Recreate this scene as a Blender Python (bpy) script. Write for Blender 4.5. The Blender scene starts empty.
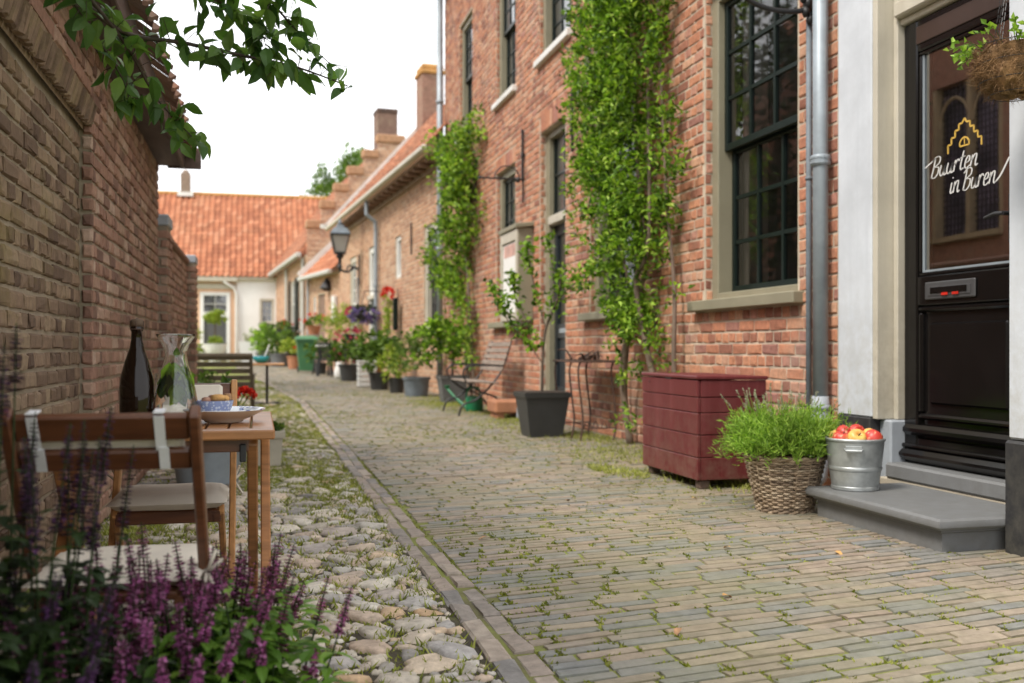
import bpy, math, random
from mathutils import Vector, Matrix
random.seed(7)
R = random.Random(11)
sc = bpy.context.scene
COL = sc.collection
def V(*a): return Vector(a)
def rad(d): return math.radians(d)

# ------------------------------------------------------------------ terrain
def rise(y):            # the lane climbs gently towards its far end
    t = max(0.0, min(y, 70.0) - 18.0)
    return 0.0115 * t * t / (t + 4.0)
def bend(y):            # and bends to the left
    t = max(0.0, y - 16.0)
    return -0.072 * t * t / (t + 2.5)

# ------------------------------------------------------------------ mesh builder
class MB:
    def __init__(s): s.v = []; s.f = []; s.mi = []; s.m = 0
    def add(s, vs, fs):
        b = len(s.v); s.v.extend([tuple(p) for p in vs])
        for f in fs: s.f.append([b + i for i in f]); s.mi.append(s.m)
    def box(s, c, d, rot=None, bev=0.0):
        x, y, z = d[0] / 2, d[1] / 2, d[2] / 2
        c = Vector(c)
        if bev <= 0:
            vs = [V(sx * x, sy * y, sz * z) for sz in (-1, 1) for sy in (-1, 1) for sx in (-1, 1)]
            fs = [(0, 2, 3, 1), (4, 5, 7, 6), (0, 1, 5, 4), (2, 6, 7, 3), (0, 4, 6, 2), (1, 3, 7, 5)]
        else:
            b = min(bev, x * .9, y * .9, z * .9); vs = []; idx = {}
            for sx in (-1, 1):
                for sy in (-1, 1):
                    for sz in (-1, 1):
                        for k in range(3):
                            p = [sx * x, sy * y, sz * z]
                            for q in range(3):
                                if q != k: p[q] -= b * (1 if p[q] > 0 else -1)
                            idx[(sx, sy, sz, k)] = len(vs); vs.append(Vector(p))
            fs = []
            for k in range(3):
                a, e = [q for q in range(3) if q != k]
                for sg in (-1, 1):
                    loop = []
                    for (p, q) in ((-1, -1), (1, -1), (1, 1), (-1, 1)):
                        t = [0, 0, 0]; t[k] = sg; t[a] = p; t[e] = q
                        loop.append(idx[(t[0], t[1], t[2], k)])
                    flip = (sg == 1) if k == 1 else (sg == -1)
                    fs.append(loop[::-1] if flip else loop)
                    for (p, q) in ((a, e),):
                        pass
            for k in range(3):          # edges along axis k
                a, e = [q for q in range(3) if q != k]
                for p in (-1, 1):
                    for q in (-1, 1):
                        t0 = [0, 0, 0]; t0[k] = -1; t0[a] = p; t0[e] = q
                        t1 = list(t0); t1[k] = 1
                        fs.append([idx[(*t0, a)], idx[(*t1, a)], idx[(*t1, e)], idx[(*t0, e)]])
            for sx in (-1, 1):
                for sy in (-1, 1):
                    for sz in (-1, 1):
                        fs.append([idx[(sx, sy, sz, k)] for k in range(3)])
        if rot is not None: vs = [rot @ p for p in vs]
        s.add([p + c for p in vs], fs)
    def bar(s, a, b, w, h, up=(0, 0, 1), bev=0.0):
        a = Vector(a); b = Vector(b); d = b - a; L = d.length; d.normalize()
        up = Vector(up)
        if abs(d.dot(up)) > .98: up = V(0, 1, 0)
        x = d.cross(up).normalized(); z = x.cross(d)
        M = Matrix((x, d, z)).transposed()
        s.box((a + b) / 2, (w, L, h), M, bev)
    def tube(s, pts, r, seg=8, cap=True):
        pts = [Vector(p) for p in pts]; n = len(pts)
        rr = r if isinstance(r, (list, tuple)) else [r] * n
        ref = None; vs = []
        for i, p in enumerate(pts):
            d = (pts[min(i + 1, n - 1)] - pts[max(i - 1, 0)])
            if d.length < 1e-9: d = V(0, 0, 1)
            d.normalize()
            if ref is None: ref = V(1, 0, 0) if abs(d.x) < .8 else V(0, 1, 0)
            x = (ref - d * ref.dot(d)).normalized(); y = d.cross(x); ref = x
            for k in range(seg):
                a = 2 * math.pi * k / seg
                vs.append(p + (x * math.cos(a) + y * math.sin(a)) * rr[i])
        fs = []
        for i in range(n - 1):
            for k in range(seg):
                k2 = (k + 1) % seg
                fs.append((i * seg + k, i * seg + k2, (i + 1) * seg + k2, (i + 1) * seg + k))
        if cap:
            fs.append(list(range(seg))[::-1]); fs.append([(n - 1) * seg + k for k in range(seg)])
        s.add(vs, fs)
    def lathe(s, prof, c=(0, 0, 0), seg=24, sq=None):
        c = Vector(c); vs = []; fs = []; n = len(prof)
        for (r, z) in prof:
            for k in range(seg):
                a = 2 * math.pi * k / seg
                vs.append(c + V(r * math.cos(a), r * math.sin(a), z))
        for i in range(n - 1):
            for k in range(seg):
                k2 = (k + 1) % seg
                fs.append((i * seg + k, i * seg + k2, (i + 1) * seg + k2, (i + 1) * seg + k))
        if prof[0][0] > 1e-6: fs.append(list(range(seg))[::-1])
        if prof[-1][0] > 1e-6: fs.append([(n - 1) * seg + k for k in range(seg)])
        s.add(vs, fs)
    def frustum(s, c, b, t, z0, z1, wall=0.0):     # square tub, half sizes b (bottom) and t (top)
        c = Vector(c); vs = []
        for (h, z) in ((b, z0), (t, z1)):
            hx, hy = h if isinstance(h, tuple) else (h, h)
            vs += [c + V(-hx, -hy, z), c + V(hx, -hy, z), c + V(hx, hy, z), c + V(-hx, hy, z)]
        fs = [(3, 2, 1, 0), (0, 1, 5, 4), (1, 2, 6, 5), (2, 3, 7, 6), (3, 0, 4, 7), (4, 5, 6, 7)]
        s.add(vs, fs)
    def sphere(s, c, r, seg=12, ring=8, jit=0.0):
        c = Vector(c); r3 = r if isinstance(r, (tuple, list)) else (r, r, r)
        vs = [c + V(0, 0, -r3[2])]; fs = []
        for i in range(1, ring):
            ph = -math.pi / 2 + math.pi * i / ring
            for k in range(seg):
                a = 2 * math.pi * k / seg; j = 1 + R.uniform(-jit, jit)
                vs.append(c + V(r3[0] * math.cos(ph) * math.cos(a) * j, r3[1] * math.cos(ph) * math.sin(a) * j, r3[2] * math.sin(ph) * j))
        vs.append(c + V(0, 0, r3[2])); top = len(vs) - 1
        for k in range(seg):
            k2 = (k + 1) % seg
            fs.append((0, 1 + k2, 1 + k)); b = 1 + (ring - 2) * seg
            fs.append((top, b + k, b + k2))
            for i in range(ring - 2):
                fs.append((1 + i * seg + k, 1 + i * seg + k2, 1 + (i + 1) * seg + k2, 1 + (i + 1) * seg + k))
        s.add(vs, fs)
    def leaf(s, p, d, up, L, W, fold=.25, curl=.2, fine=False):
        p = Vector(p); d = Vector(d).normalized(); x = d.cross(Vector(up))
        if x.length < 1e-4: x = d.cross(V(.3, .9, .1))
        x.normalize(); n = x.cross(d)
        if not fine:
            m = p + d * (L * .45)
            s.add([p, m + x * W / 2 + n * W * fold, p + d * L - n * L * curl * .5, m - x * W / 2 + n * W * fold], [(0, 1, 2), (0, 2, 3)])
        else:
            st = ((0, .04), (.18, .62), (.42, 1), (.7, .72), (.88, .34), (1, .02))
            vs = []
            for (t, w) in st:
                q = p + d * (L * t) - n * (L * curl * t * t)
                vs += [q + x * W * w / 2 + n * W * w * fold * .5, q, q - x * W * w / 2 + n * W * w * fold * .5]
            fs = []
            for i in range(len(st) - 1):
                a = i * 3
                fs += [(a, a + 1, a + 4, a + 3), (a + 1, a + 2, a + 5, a + 4)]
            s.add(vs, fs)
    def build(s, name, mat, parent=None, smooth=False, world=False):
        me = bpy.data.meshes.new(name)
        vs = s.v
        if world and parent is not None:
            Mi = wmat(parent).inverted(); vs = [tuple(Mi @ Vector(p)) for p in vs]
        me.from_pydata(vs, [], s.f)
        mats = mat if isinstance(mat, (list, tuple)) else [mat]
        for m in mats: me.materials.append(m)
        if len(mats) > 1: me.polygons.foreach_set('material_index', s.mi)
        if smooth: me.polygons.foreach_set('use_smooth', [True] * len(me.polygons))
        me.update()
        o = bpy.data.objects.new(name, me); COL.objects.link(o)
        if parent is not None: o.parent = parent
        return o
def wmat(o):
    M = Matrix.LocRotScale(o.location, o.rotation_euler, o.scale)
    return wmat(o.parent) @ M if o.parent else M
def autosmooth(o, ang=40):
    me = o.data
    me.polygons.foreach_set('use_smooth', [True] * len(me.polygons))
    try: me.set_sharp_from_angle(angle=rad(ang))
    except Exception: pass
    return o

def tag(o, label, cat, group=None, kind=None):
    if label: o['label'] = label
    if cat: o['category'] = cat
    if group: o['group'] = group
    if kind: o['kind'] = kind
    return o
def thing(name, label, cat, loc=(0, 0, 0), rz=0, group=None):
    o = bpy.data.objects.new(name, None); COL.objects.link(o); o.empty_display_size = .1
    o.location = loc; o.rotation_euler = (0, 0, rz)
    return tag(o, label, cat, group)
def copy_tree(o, parent=None):
    c = o.copy(); COL.objects.link(c)
    if parent is not None: c.parent = parent
    for ch in [q for q in bpy.data.objects if q.parent == o and q.name != c.name]:
        copy_tree(ch, c)
    return c
def struct(o): o['kind'] = 'structure'; return o

# ------------------------------------------------------------------ materials
def nt(name):
    m = bpy.data.materials.new(name); m.use_nodes = True
    t = m.node_tree; b = t.nodes['Principled BSDF']
    return m, t, b, t.nodes, t.links
def ramp(N, stops, interp='LINEAR'):
    r = N.new('ShaderNodeValToRGB'); cr = r.color_ramp; cr.interpolation = interp
    while len(cr.elements) > 1: cr.elements.remove(cr.elements[-1])
    cr.elements[0].position = stops[0][0]; cr.elements[0].color = (*stops[0][1], 1)
    for p, c in stops[1:]:
        e = cr.elements.new(p); e.color = (*c, 1)
    return r
def mixc(N, L, a, b, f, blend='MIX'):
    m = N.new('ShaderNodeMix'); m.data_type = 'RGBA'; m.blend_type = blend
    for sk, val in ((m.inputs['A'], a), (m.inputs['B'], b)):
        if isinstance(val, tuple): sk.default_value = (*val, 1)
        else: L.new(val, sk)
    fk = m.inputs['Factor']
    if isinstance(f, (int, float)): fk.default_value = f
    else: L.new(f, fk)
    return m.outputs['Result']
def noise(N, L, sc_, det=4, rough=.6, coord='Object', dim=None):
    tc = N.new('ShaderNodeTexCoord'); n = N.new('ShaderNodeTexNoise')
    n.inputs['Scale'].default_value = sc_; n.inputs['Detail'].default_value = det; n.inputs['Roughness'].default_value = rough
    if dim:
        mp = N.new('ShaderNodeMapping'); mp.inputs['Scale'].default_value = dim
        L.new(tc.outputs[coord], mp.inputs[0]); L.new(mp.outputs[0], n.inputs['Vector'])
    else: L.new(tc.outputs[coord], n.inputs['Vector'])
    return n.outputs['Fac']
def bump(N, L, b, h, strength=.3, dist=.01):
    bp = N.new('ShaderNodeBump'); bp.inputs['Strength'].default_value = strength; bp.inputs['Distance'].default_value = dist
    L.new(h, bp.inputs['Height']); L.new(bp.outputs[0], b.inputs['Normal'])

def mat_plain(name, c, rough=.6, var=.25, scale=6, bmp=.15, bscale=60, metal=0.0, stretch=None, dirt=None, spec=None):
    m, t, b, N, L = nt(name)
    f = noise(N, L, scale, 5, .6, dim=stretch)
    lo = tuple(x * (1 - var) for x in c); hi = tuple(min(1, x * (1 + var)) for x in c)
    r = ramp(N, [(.3, lo), (.7, hi)]); L.new(f, r.inputs[0]); col = r.outputs[0]
    if dirt:
        f2 = noise(N, L, scale * .35 + .8, 6, .7)
        r2 = ramp(N, [(.45, (0, 0, 0)), (.7, (1, 1, 1))]); L.new(f2, r2.inputs[0])
        col = mixc(N, L, col, dirt, r2.outputs[0])
    L.new(col, b.inputs['Base Color'])
    b.inputs['Roughness'].default_value = rough; b.inputs['Metallic'].default_value = metal
    if spec is not None: b.inputs['Specular IOR Level'].default_value = spec
    if bmp: bump(N, L, b, noise(N, L, bscale, 4, .6, dim=stretch), bmp, .004)
    return m
def mat_island(name, stops, rough=.85, var=.30, scale=25, bmp=.5, bscale=90, tint=None, tscale=.7, tr=(.5, .7), tamt=.6, spec=.3, bdist=.006):
    m, t, b, N, L = nt(name)
    g = N.new('ShaderNodeNewGeometry')
    r = ramp(N, stops); L.new(g.outputs['Random Per Island'], r.inputs[0])
    f = noise(N, L, scale, 5, .7)
    rr = ramp(N, [(.25, (1 - var,) * 3), (.75, (1 + var,) * 3)]); L.new(f, rr.inputs[0])
    col = mixc(N, L, r.outputs[0], rr.outputs[0], 1.0, 'MULTIPLY')
    if tint:
        f2 = noise(N, L, tscale, 7, .7)
        r2 = ramp(N, [(tr[0], (0, 0, 0)), (tr[1], (tamt,) * 3)]); L.new(f2, r2.inputs[0])
        col = mixc(N, L, col, tint, r2.outputs[0])
    L.new(col, b.inputs['Base Color']); b.inputs['Roughness'].default_value = rough
    b.inputs['Specular IOR Level'].default_value = spec
    if bmp: bump(N, L, b, noise(N, L, bscale, 5, .7), bmp, bdist)
    return m
def mat_leaf(name, stops, trans=.35, rough=.5):
    m, t, b, N, L = nt(name)
    g = N.new('ShaderNodeNewGeometry')
    r = ramp(N, stops); L.new(g.outputs['Random Per Island'], r.inputs[0])
    f = noise(N, L, 3.0, 3, .6); rr = ramp(N, [(.3, (.75,) * 3), (.7, (1.25,) * 3)]); L.new(f, rr.inputs[0])
    col = mixc(N, L, r.outputs[0], rr.outputs[0], 1.0, 'MULTIPLY')
    L.new(col, b.inputs['Base Color']); b.inputs['Roughness'].default_value = rough; b.inputs['Specular IOR Level'].default_value = .35
    tr = N.new('ShaderNodeBsdfTranslucent')
    c2 = mixc(N, L, col, (1.0, 1.15, .45), 1.0, 'MULTIPLY'); L.new(c2, tr.inputs['Color'])
    mx = N.new('ShaderNodeMixShader'); mx.inputs[0].default_value = trans
    L.new(b.outputs[0], mx.inputs[1]); L.new(tr.outputs[0], mx.inputs[2]); L.new(mx.outputs[0], N['Material Output'].inputs['Surface'])
    return m
def mat_pane(name, c=(.012, .014, .014), refl=.25, see=.0, ior=1.5, wav=.12):
    # window glass: part mirror, part see-through (or a dark room behind when see = 0)
    m, t, b, N, L = nt(name)
    b.inputs['Base Color'].default_value = (*c, 1); b.inputs['Roughness'].default_value = .35
    gl = N.new('ShaderNodeBsdfGlossy'); gl.inputs['Roughness'].default_value = .015
    fr = N.new('ShaderNodeFresnel'); fr.inputs['IOR'].default_value = ior
    ad = N.new('ShaderNodeMath'); ad.operation = 'ADD'; ad.use_clamp = True; ad.inputs[1].default_value = refl; L.new(fr.outputs[0], ad.inputs[0])
    w = noise(N, L, 1.6, 2, .5)
    bp = N.new('ShaderNodeBump'); bp.inputs['Strength'].default_value = wav; bp.inputs['Distance'].default_value = .02
    L.new(w, bp.inputs['Height']); L.new(bp.outputs[0], gl.inputs['Normal'])
    base = b.outputs[0]
    if see > 0:
        tp = N.new('ShaderNodeBsdfTransparent'); m1 = N.new('ShaderNodeMixShader'); m1.inputs[0].default_value = see
        L.new(b.outputs[0], m1.inputs[1]); L.new(tp.outputs[0], m1.inputs[2]); base = m1.outputs[0]
    mx = N.new('ShaderNodeMixShader'); L.new(ad.outputs[0], mx.inputs[0]); L.new(base, mx.inputs[1]); L.new(gl.outputs[0], mx.inputs[2])
    L.new(mx.outputs[0], N['Material Output'].inputs['Surface'])
    return m
def mat_glass(name, c=(1, 1, 1), rough=0.0, ior=1.45):
    m, t, b, N, L = nt(name)
    b.inputs['Base Color'].default_value = (*c, 1); b.inputs['Roughness'].default_value = rough
    b.inputs['Transmission Weight'].default_value = 1.0; b.inputs['IOR'].default_value = ior
    return m

M = {}
M['brick_house'] = mat_island('house_brick', [(0, (.24, .105, .075)), (.14, (.34, .15, .10)), (.4, (.46, .20, .12)), (.65, (.52, .245, .145)), (.8, (.54, .32, .215)), (.92, (.42, .20, .15)), (1, (.31, .15, .12))], tint=(.42, .36, .29), tscale=1.1, tr=(.52, .75), tamt=.5)
M['brick_far'] = mat_island('far_house_brick', [(0, (.36, .19, .125)), (.4, (.50, .285, .18)), (.75, (.56, .33, .21)), (1, (.58, .40, .28))], tint=(.45, .38, .3), tscale=.6, tr=(.5, .75), tamt=.4)
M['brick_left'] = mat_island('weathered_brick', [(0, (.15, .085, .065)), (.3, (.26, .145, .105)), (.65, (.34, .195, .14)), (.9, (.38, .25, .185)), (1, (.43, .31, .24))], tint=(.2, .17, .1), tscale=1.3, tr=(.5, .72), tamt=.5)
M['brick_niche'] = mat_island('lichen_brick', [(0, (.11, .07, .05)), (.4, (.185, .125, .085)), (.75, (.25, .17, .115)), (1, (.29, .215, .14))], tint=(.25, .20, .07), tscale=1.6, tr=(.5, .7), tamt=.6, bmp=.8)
M['mortar'] = mat_plain('lime_mortar', (.50, .42, .33), .95, .3, 5, .5, 70)
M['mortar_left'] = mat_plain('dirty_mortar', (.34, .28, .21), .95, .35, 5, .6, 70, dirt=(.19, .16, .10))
M['olive'] = mat_plain('olive_grey_paint', (.255, .235, .165), .5, .10, 3, .08, 40)
M['cream'] = mat_plain('cream_paint', (.56, .52, .43), .45, .07, 3, .05, 40)
M['white'] = mat_plain('white_paint', (.72, .72, .70), .5, .06, 3, .08, 50, dirt=(.6, .6, .57))
M['greywhite'] = mat_plain('greyish_white_plaster', (.60, .62, .64), .7, .08, 3, .2, 60)
M['black_plinth'] = mat_plain('black_tar_paint', (.02, .02, .022), .6, .3, 6, .2, 60)
M['sash'] = mat_plain('dark_green_paint', (.006, .013, .011), .35, .15, 6, .03, 40, spec=.25)
M['door_black'] = mat_plain('black_gloss_paint', (.007, .006, .006), .14, .2, 4, .02, 15, spec=.35)
M['door_brown'] = mat_plain('dark_brown_paint', (.045, .026, .02), .3, .2, 4, .03, 15)
M['door_blue'] = mat_plain('slate_door_paint', (.018, .024, .030), .35, .2, 4, .03, 15, spec=.3)
M['pane'] = mat_pane('window_pane', refl=.10)
M['pane_dull'] = mat_pane('old_window_pane', refl=.02, ior=1.2)
M['pane_far'] = mat_pane('far_window_pane', (.05, .05, .05), refl=.12)
M['pane_see'] = mat_pane('clear_pane', refl=.07, see=.85)
M['pane_door'] = mat_pane('shop_door_glass', refl=.36, see=.85, wav=.02)
M['iron'] = mat_plain('wrought_iron', (.018, .018, .02), .5, .3, 20, .2, 80)
M['rust'] = mat_plain('rusty_iron', (.09, .05, .035), .8, .45, 18, .4, 90, dirt=(.04, .03, .03))
M['zinc'] = mat_plain('zinc_sheet', (.30, .345, .385), .5, .18, 5, .06, 30, metal=.25)
M['zinc_pail'] = mat_plain('galvanised_steel', (.40, .425, .43), .42, .25, 14, .06, 40, metal=.6)
M['bluestone'] = mat_plain('blue_limestone', (.165, .17, .175), .5, .22, 7, .15, 90, dirt=(.23, .22, .20))
M['bluestone_pale'] = mat_plain('pale_limestone', (.33, .36, .40), .6, .12, 7, .1, 90)
M['stone_joint'] = mat_plain('sandstone_strip', (.42, .37, .29), .8, .15, 7, .2, 60)
M['maroon'] = mat_plain('maroon_stained_wood', (.125, .020, .024), .45, .5, 4, .35, 30, stretch=(1, 1, 7), dirt=(.21, .08, .075))
M['maroon_side'] = M['maroon']
M['wood_dark'] = mat_plain('dark_timber', (.10, .065, .05), .7, .3, 5, .3, 40, stretch=(6, 1, 6))
M['teak'] = mat_plain('oiled_wood', (.33, .145, .050), .38, .30, 5, .12, 30, stretch=(1, 9, 9))
M['teak_dark'] = mat_plain('oiled_dark_wood', (.115, .042, .018), .35, .35, 5, .12, 30, stretch=(1, 9, 9))
M['teak_light'] = mat_plain('oiled_light_wood', (.46, .23, .085), .4, .22, 5, .12, 30, stretch=(9, 9, 1))
M['grey_wood'] = mat_plain('weathered_grey_wood', (.25, .20, .165), .8, .3, 5, .3, 40, stretch=(6, 1, 6))
M['old_wood'] = mat_plain('old_garden_wood', (.13, .105, .075), .8, .3, 5, .3, 40, stretch=(1, 6, 6))
M['fabric'] = mat_plain('cream_canvas', (.66, .60, .51), .9, .06, 10, .3, 260)
M['ribbon'] = mat_plain('white_ribbon', (.70, .70, .72), .8, .05, 10, .2, 200)
M['wicker'] = mat_island('wicker', [(0, (.16, .115, .08)), (.5, (.34, .25, .17)), (1, (.50, .40, .29))], rough=.7, var=.2)
M['pot_dark'] = mat_plain('anthracite_plastic', (.035, .036, .037), .5, .15, 6, .08, 60)
M['pot_grey'] = mat_plain('grey_plastic', (.12, .125, .13), .55, .2, 6, .1, 60)
M['pot_blue'] = mat_plain('blue_grey_zinc', (.15, .18, .21), .6, .25, 6, .1, 60)
M['pot_white'] = mat_plain('white_glaze', (.68, .68, .67), .35, .06, 6, .05, 60)
M['pot_beige'] = mat_plain('beige_clay', (.50, .46, .37), .8, .12, 6, .2, 60)
M['terracotta'] = mat_plain('terracotta', (.38, .17, .09), .8, .2, 6, .2, 60)
M['soil'] = mat_plain('potting_soil', (.04, .028, .02), .95, .4, 40, .6, 90)
M['green_plastic'] = mat_plain('green_plastic', (.06, .19, .085), .45, .1, 4, .04, 40)
M['can_green'] = mat_plain('watering_can_green', (.01, .17, .07), .35, .15, 4, .04, 40)
M['roof'] = mat_island('orange_roof_tile', [(0, (.29, .11, .06)), (.3, (.36, .14, .075)), (.7, (.42, .17, .09)), (1, (.46, .22, .13))], var=.25, scale=2, tint=(.36, .24, .14), tscale=.35, tr=(.5, .8), tamt=.5, bmp=.2)
M['roof_old'] = mat_island('old_roof_tile', [(0, (.20, .075, .045)), (.5, (.34, .13, .07)), (1, (.46, .21, .12))], var=.3, scale=6, tint=(.16, .14, .10), tscale=1.2, tr=(.45, .75), tamt=.6, bmp=.3)
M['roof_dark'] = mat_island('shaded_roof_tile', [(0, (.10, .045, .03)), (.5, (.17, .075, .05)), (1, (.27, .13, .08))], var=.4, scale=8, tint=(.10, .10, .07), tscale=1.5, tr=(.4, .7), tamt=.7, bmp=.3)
M['ridge'] = mat_plain('mossy_ridge', (.45, .24, .08), .9, .3, 3, .3, 30)
M['salmon'] = mat_plain('salmon_render', (.66, .42, .28), .9, .06, 2, .1, 40)
M['white_render'] = mat_plain('white_render', (.80, .80, .79), .85, .04, 2, .1, 40)
M['grey_frame'] = mat_plain('grey_frame_paint', (.45, .45, .42), .6, .08, 3, .05, 40)
M['bark'] = mat_plain('bark', (.10, .075, .055), .9, .4, 15, .7, 60, stretch=(1, 1, .2))
M['bark_grey'] = mat_plain('climber_bark', (.17, .125, .095), .9, .4, 15, .7, 60, stretch=(1, 1, .2))
M['twig'] = mat_plain('twig', (.05, .035, .025), .8, .3, 15, .3, 60)
M['leaf_vine'] = mat_leaf('climber_leaf', [(0, (.025, .06, .008)), (.3, (.10, .20, .018)), (.6, (.21, .37, .03)), (.88, (.36, .54, .06)), (1, (.5, .62, .13))])
M['leaf_tree'] = mat_leaf('tree_leaf', [(0, (.035, .085, .022)), (.5, (.09, .18, .045)), (1, (.19, .29, .085))], trans=.42, rough=.4)
M['leaf_far'] = mat_leaf('far_tree_leaf', [(0, (.07, .13, .025)), (.6, (.14, .23, .05)), (1, (.24, .34, .09))])
M['leaf_shrub'] = mat_leaf('shrub_leaf', [(0, (.04, .085, .015)), (.5, (.10, .18, .03)), (1, (.2, .3, .06))])
M['leaf_lime'] = mat_leaf('lime_leaf', [(0, (.16, .24, .03)), (.5, (.30, .40, .05)), (1, (.48, .52, .10))])
M['leaf_lav'] = mat_leaf('lavender_leaf', [(0, (.11, .21, .025)), (.5, (.26, .43, .055)), (1, (.42, .58, .11))])
M['leaf_pale'] = mat_leaf('pale_bud', [(0, (.25, .26, .19)), (1, (.42, .42, .33))])
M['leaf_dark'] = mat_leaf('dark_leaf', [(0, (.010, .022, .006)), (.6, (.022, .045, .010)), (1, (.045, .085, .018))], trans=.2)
M['leaf_salvia'] = mat_leaf('salvia_leaf', [(0, (.05, .12, .014)), (.6, (.14, .27, .032)), (1, (.26, .42, .06))])
M['purple'] = mat_leaf('purple_floret', [(0, (.06, .022, .03)), (.38, (.12, .03, .06)), (.58, (.36, .075, .25)), (.88, (.55, .16, .42)), (1, (.68, .32, .56))], trans=.25)
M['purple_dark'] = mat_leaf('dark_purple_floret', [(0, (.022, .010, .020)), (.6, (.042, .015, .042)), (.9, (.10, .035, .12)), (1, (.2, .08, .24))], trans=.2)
M['violet'] = mat_leaf('violet_petal', [(0, (.12, .09, .34)), (1, (.32, .24, .60))])
M['red'] = mat_leaf('red_petal', [(0, (.5, .012, .01)), (.6, (.72, .03, .015)), (1, (.85, .09, .05))], trans=.25)
M['pink'] = mat_leaf('pink_petal', [(0, (.45, .03, .10)), (1, (.65, .10, .2))], trans=.25)
M['grass'] = mat_leaf('grass_blade', [(0, (.14, .17, .02)), (.5, (.28, .31, .05)), (1, (.44, .43, .13))], trans=.3)
M['moss'] = mat_leaf('moss_blade', [(0, (.11, .13, .015)), (.5, (.20, .22, .028)), (1, (.31, .32, .06))], trans=.25)
M['paver'] = mat_island('clay_paver', [(0, (.18, .182, .175)), (.25, (.21, .20, .18)), (.45, (.245, .21, .17)), (.75, (.28, .217, .168)), (.9, (.30, .245, .185)), (1, (.235, .19, .15))], rough=.62, var=.34, scale=14, bmp=.5, bscale=60, tint=(.225, .22, .11), tscale=.9, tr=(.40, .72), tamt=.6, spec=.4)
M['kerb'] = mat_island('kerb_brick', [(0, (.20, .19, .18)), (.4, (.28, .235, .195)), (.7, (.33, .265, .215)), (1, (.36, .31, .25))], rough=.7, var=.4, scale=14, bmp=.5, bscale=60)
M['cobble'] = mat_island('field_stone', [(0, (.25, .235, .215)), (.2, (.42, .375, .31)), (.42, (.54, .475, .38)), (.6, (.48, .37, .28)), (.76, (.37, .35, .33)), (.9, (.62, .57, .48)), (1, (.50, .34, .20))], rough=.75, var=.45, scale=22, bmp=.55, bscale=55, spec=.35, bdist=.008)
def mat_aged(name, c, rough, splash, h=.55, streak=(.7, .68, .62)):
    # paint or plaster with splash dirt rising from the ground, faint streaks and cracks
    m, t, b, N, L = nt(name)
    f = noise(N, L, 3, 6, .65); r = ramp(N, [(.3, tuple(x * .80 for x in c)), (.7, c)]); L.new(f, r.inputs[0])
    st = noise(N, L, 2.0, 5, .6, dim=(9, 9, .35)); r2 = ramp(N, [(.5, (0, 0, 0)), (.75, (.45,) * 3)]); L.new(st, r2.inputs[0])
    col = mixc(N, L, r.outputs[0], tuple(x * y for x, y in zip(c, streak)), r2.outputs[0])
    tc = N.new('ShaderNodeTexCoord'); sx = N.new('ShaderNodeSeparateXYZ'); L.new(tc.outputs['Object'], sx.inputs[0])
    mr = N.new('ShaderNodeMapRange'); mr.inputs['From Min'].default_value = h; mr.inputs['From Max'].default_value = h + .9; mr.inputs['To Min'].default_value = .75; mr.inputs['To Max'].default_value = 0.0; L.new(sx.outputs['Z'], mr.inputs['Value'])
    n2 = noise(N, L, 14, 6, .7); r3 = ramp(N, [(.38, (0, 0, 0)), (.68, (1, 1, 1))]); L.new(n2, r3.inputs[0])
    mm = N.new('ShaderNodeMath'); mm.operation = 'MULTIPLY'; L.new(mr.outputs[0], mm.inputs[0]); L.new(r3.outputs[0], mm.inputs[1])
    col = mixc(N, L, col, splash, mm.outputs[0]); L.new(col, b.inputs['Base Color']); b.inputs['Roughness'].default_value = rough
    bump(N, L, b, noise(N, L, 30, 6, .65), .25, .004); return m
M['greywhite'] = mat_aged('aged_white_plaster', (.63, .67, .73), .7, (.42, .42, .40), streak=(.78, .79, .80))
M['cream'] = mat_aged('aged_cream_paint', (.57, .53, .44), .5, (.36, .32, .25))
M['black_plinth'] = mat_aged('aged_tar_paint', (.022, .022, .025), .6, (.09, .085, .07), h=.0)
M['bluestone'] = mat_aged('worn_limestone', (.185, .19, .195), .55, (.115, .11, .10), h=-.3, streak=(.75, .75, .74))
M['maroon'] = mat_aged('faded_maroon_wood', (.135, .016, .018), .5, (.20, .13, .095), h=-.2, streak=(1.7, 3.6, 3.4))
def ground_mat():
    m, t, b, N, L = nt('mossy_earth')
    f = noise(N, L, 2.2, 8, .7); r = ramp(N, [(.32, (.11, .09, .055)), (.43, (.17, .17, .05)), (.6, (.23, .265, .05))]); L.new(f, r.inputs[0])
    L.new(r.outputs[0], b.inputs['Base Color']); b.inputs['Roughness'].default_value = .95
    bump(N, L, b, noise(N, L, 60, 6, .7), .8, .01); return m
M['ground'] = ground_mat()
def bed_mat():
    m, t, b, N, L = nt('damp_earth')
    f = noise(N, L, 5, 8, .7); r = ramp(N, [(.38, (.038, .030, .020)), (.52, (.075, .062, .035)), (.64, (.115, .125, .03))]); L.new(f, r.inputs[0])
    L.new(r.outputs[0], b.inputs['Base Color']); b.inputs['Roughness'].default_value = .95; bump(N, L, b, noise(N, L, 90, 6, .7), .8, .01); return m
M['bed'] = bed_mat()
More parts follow.
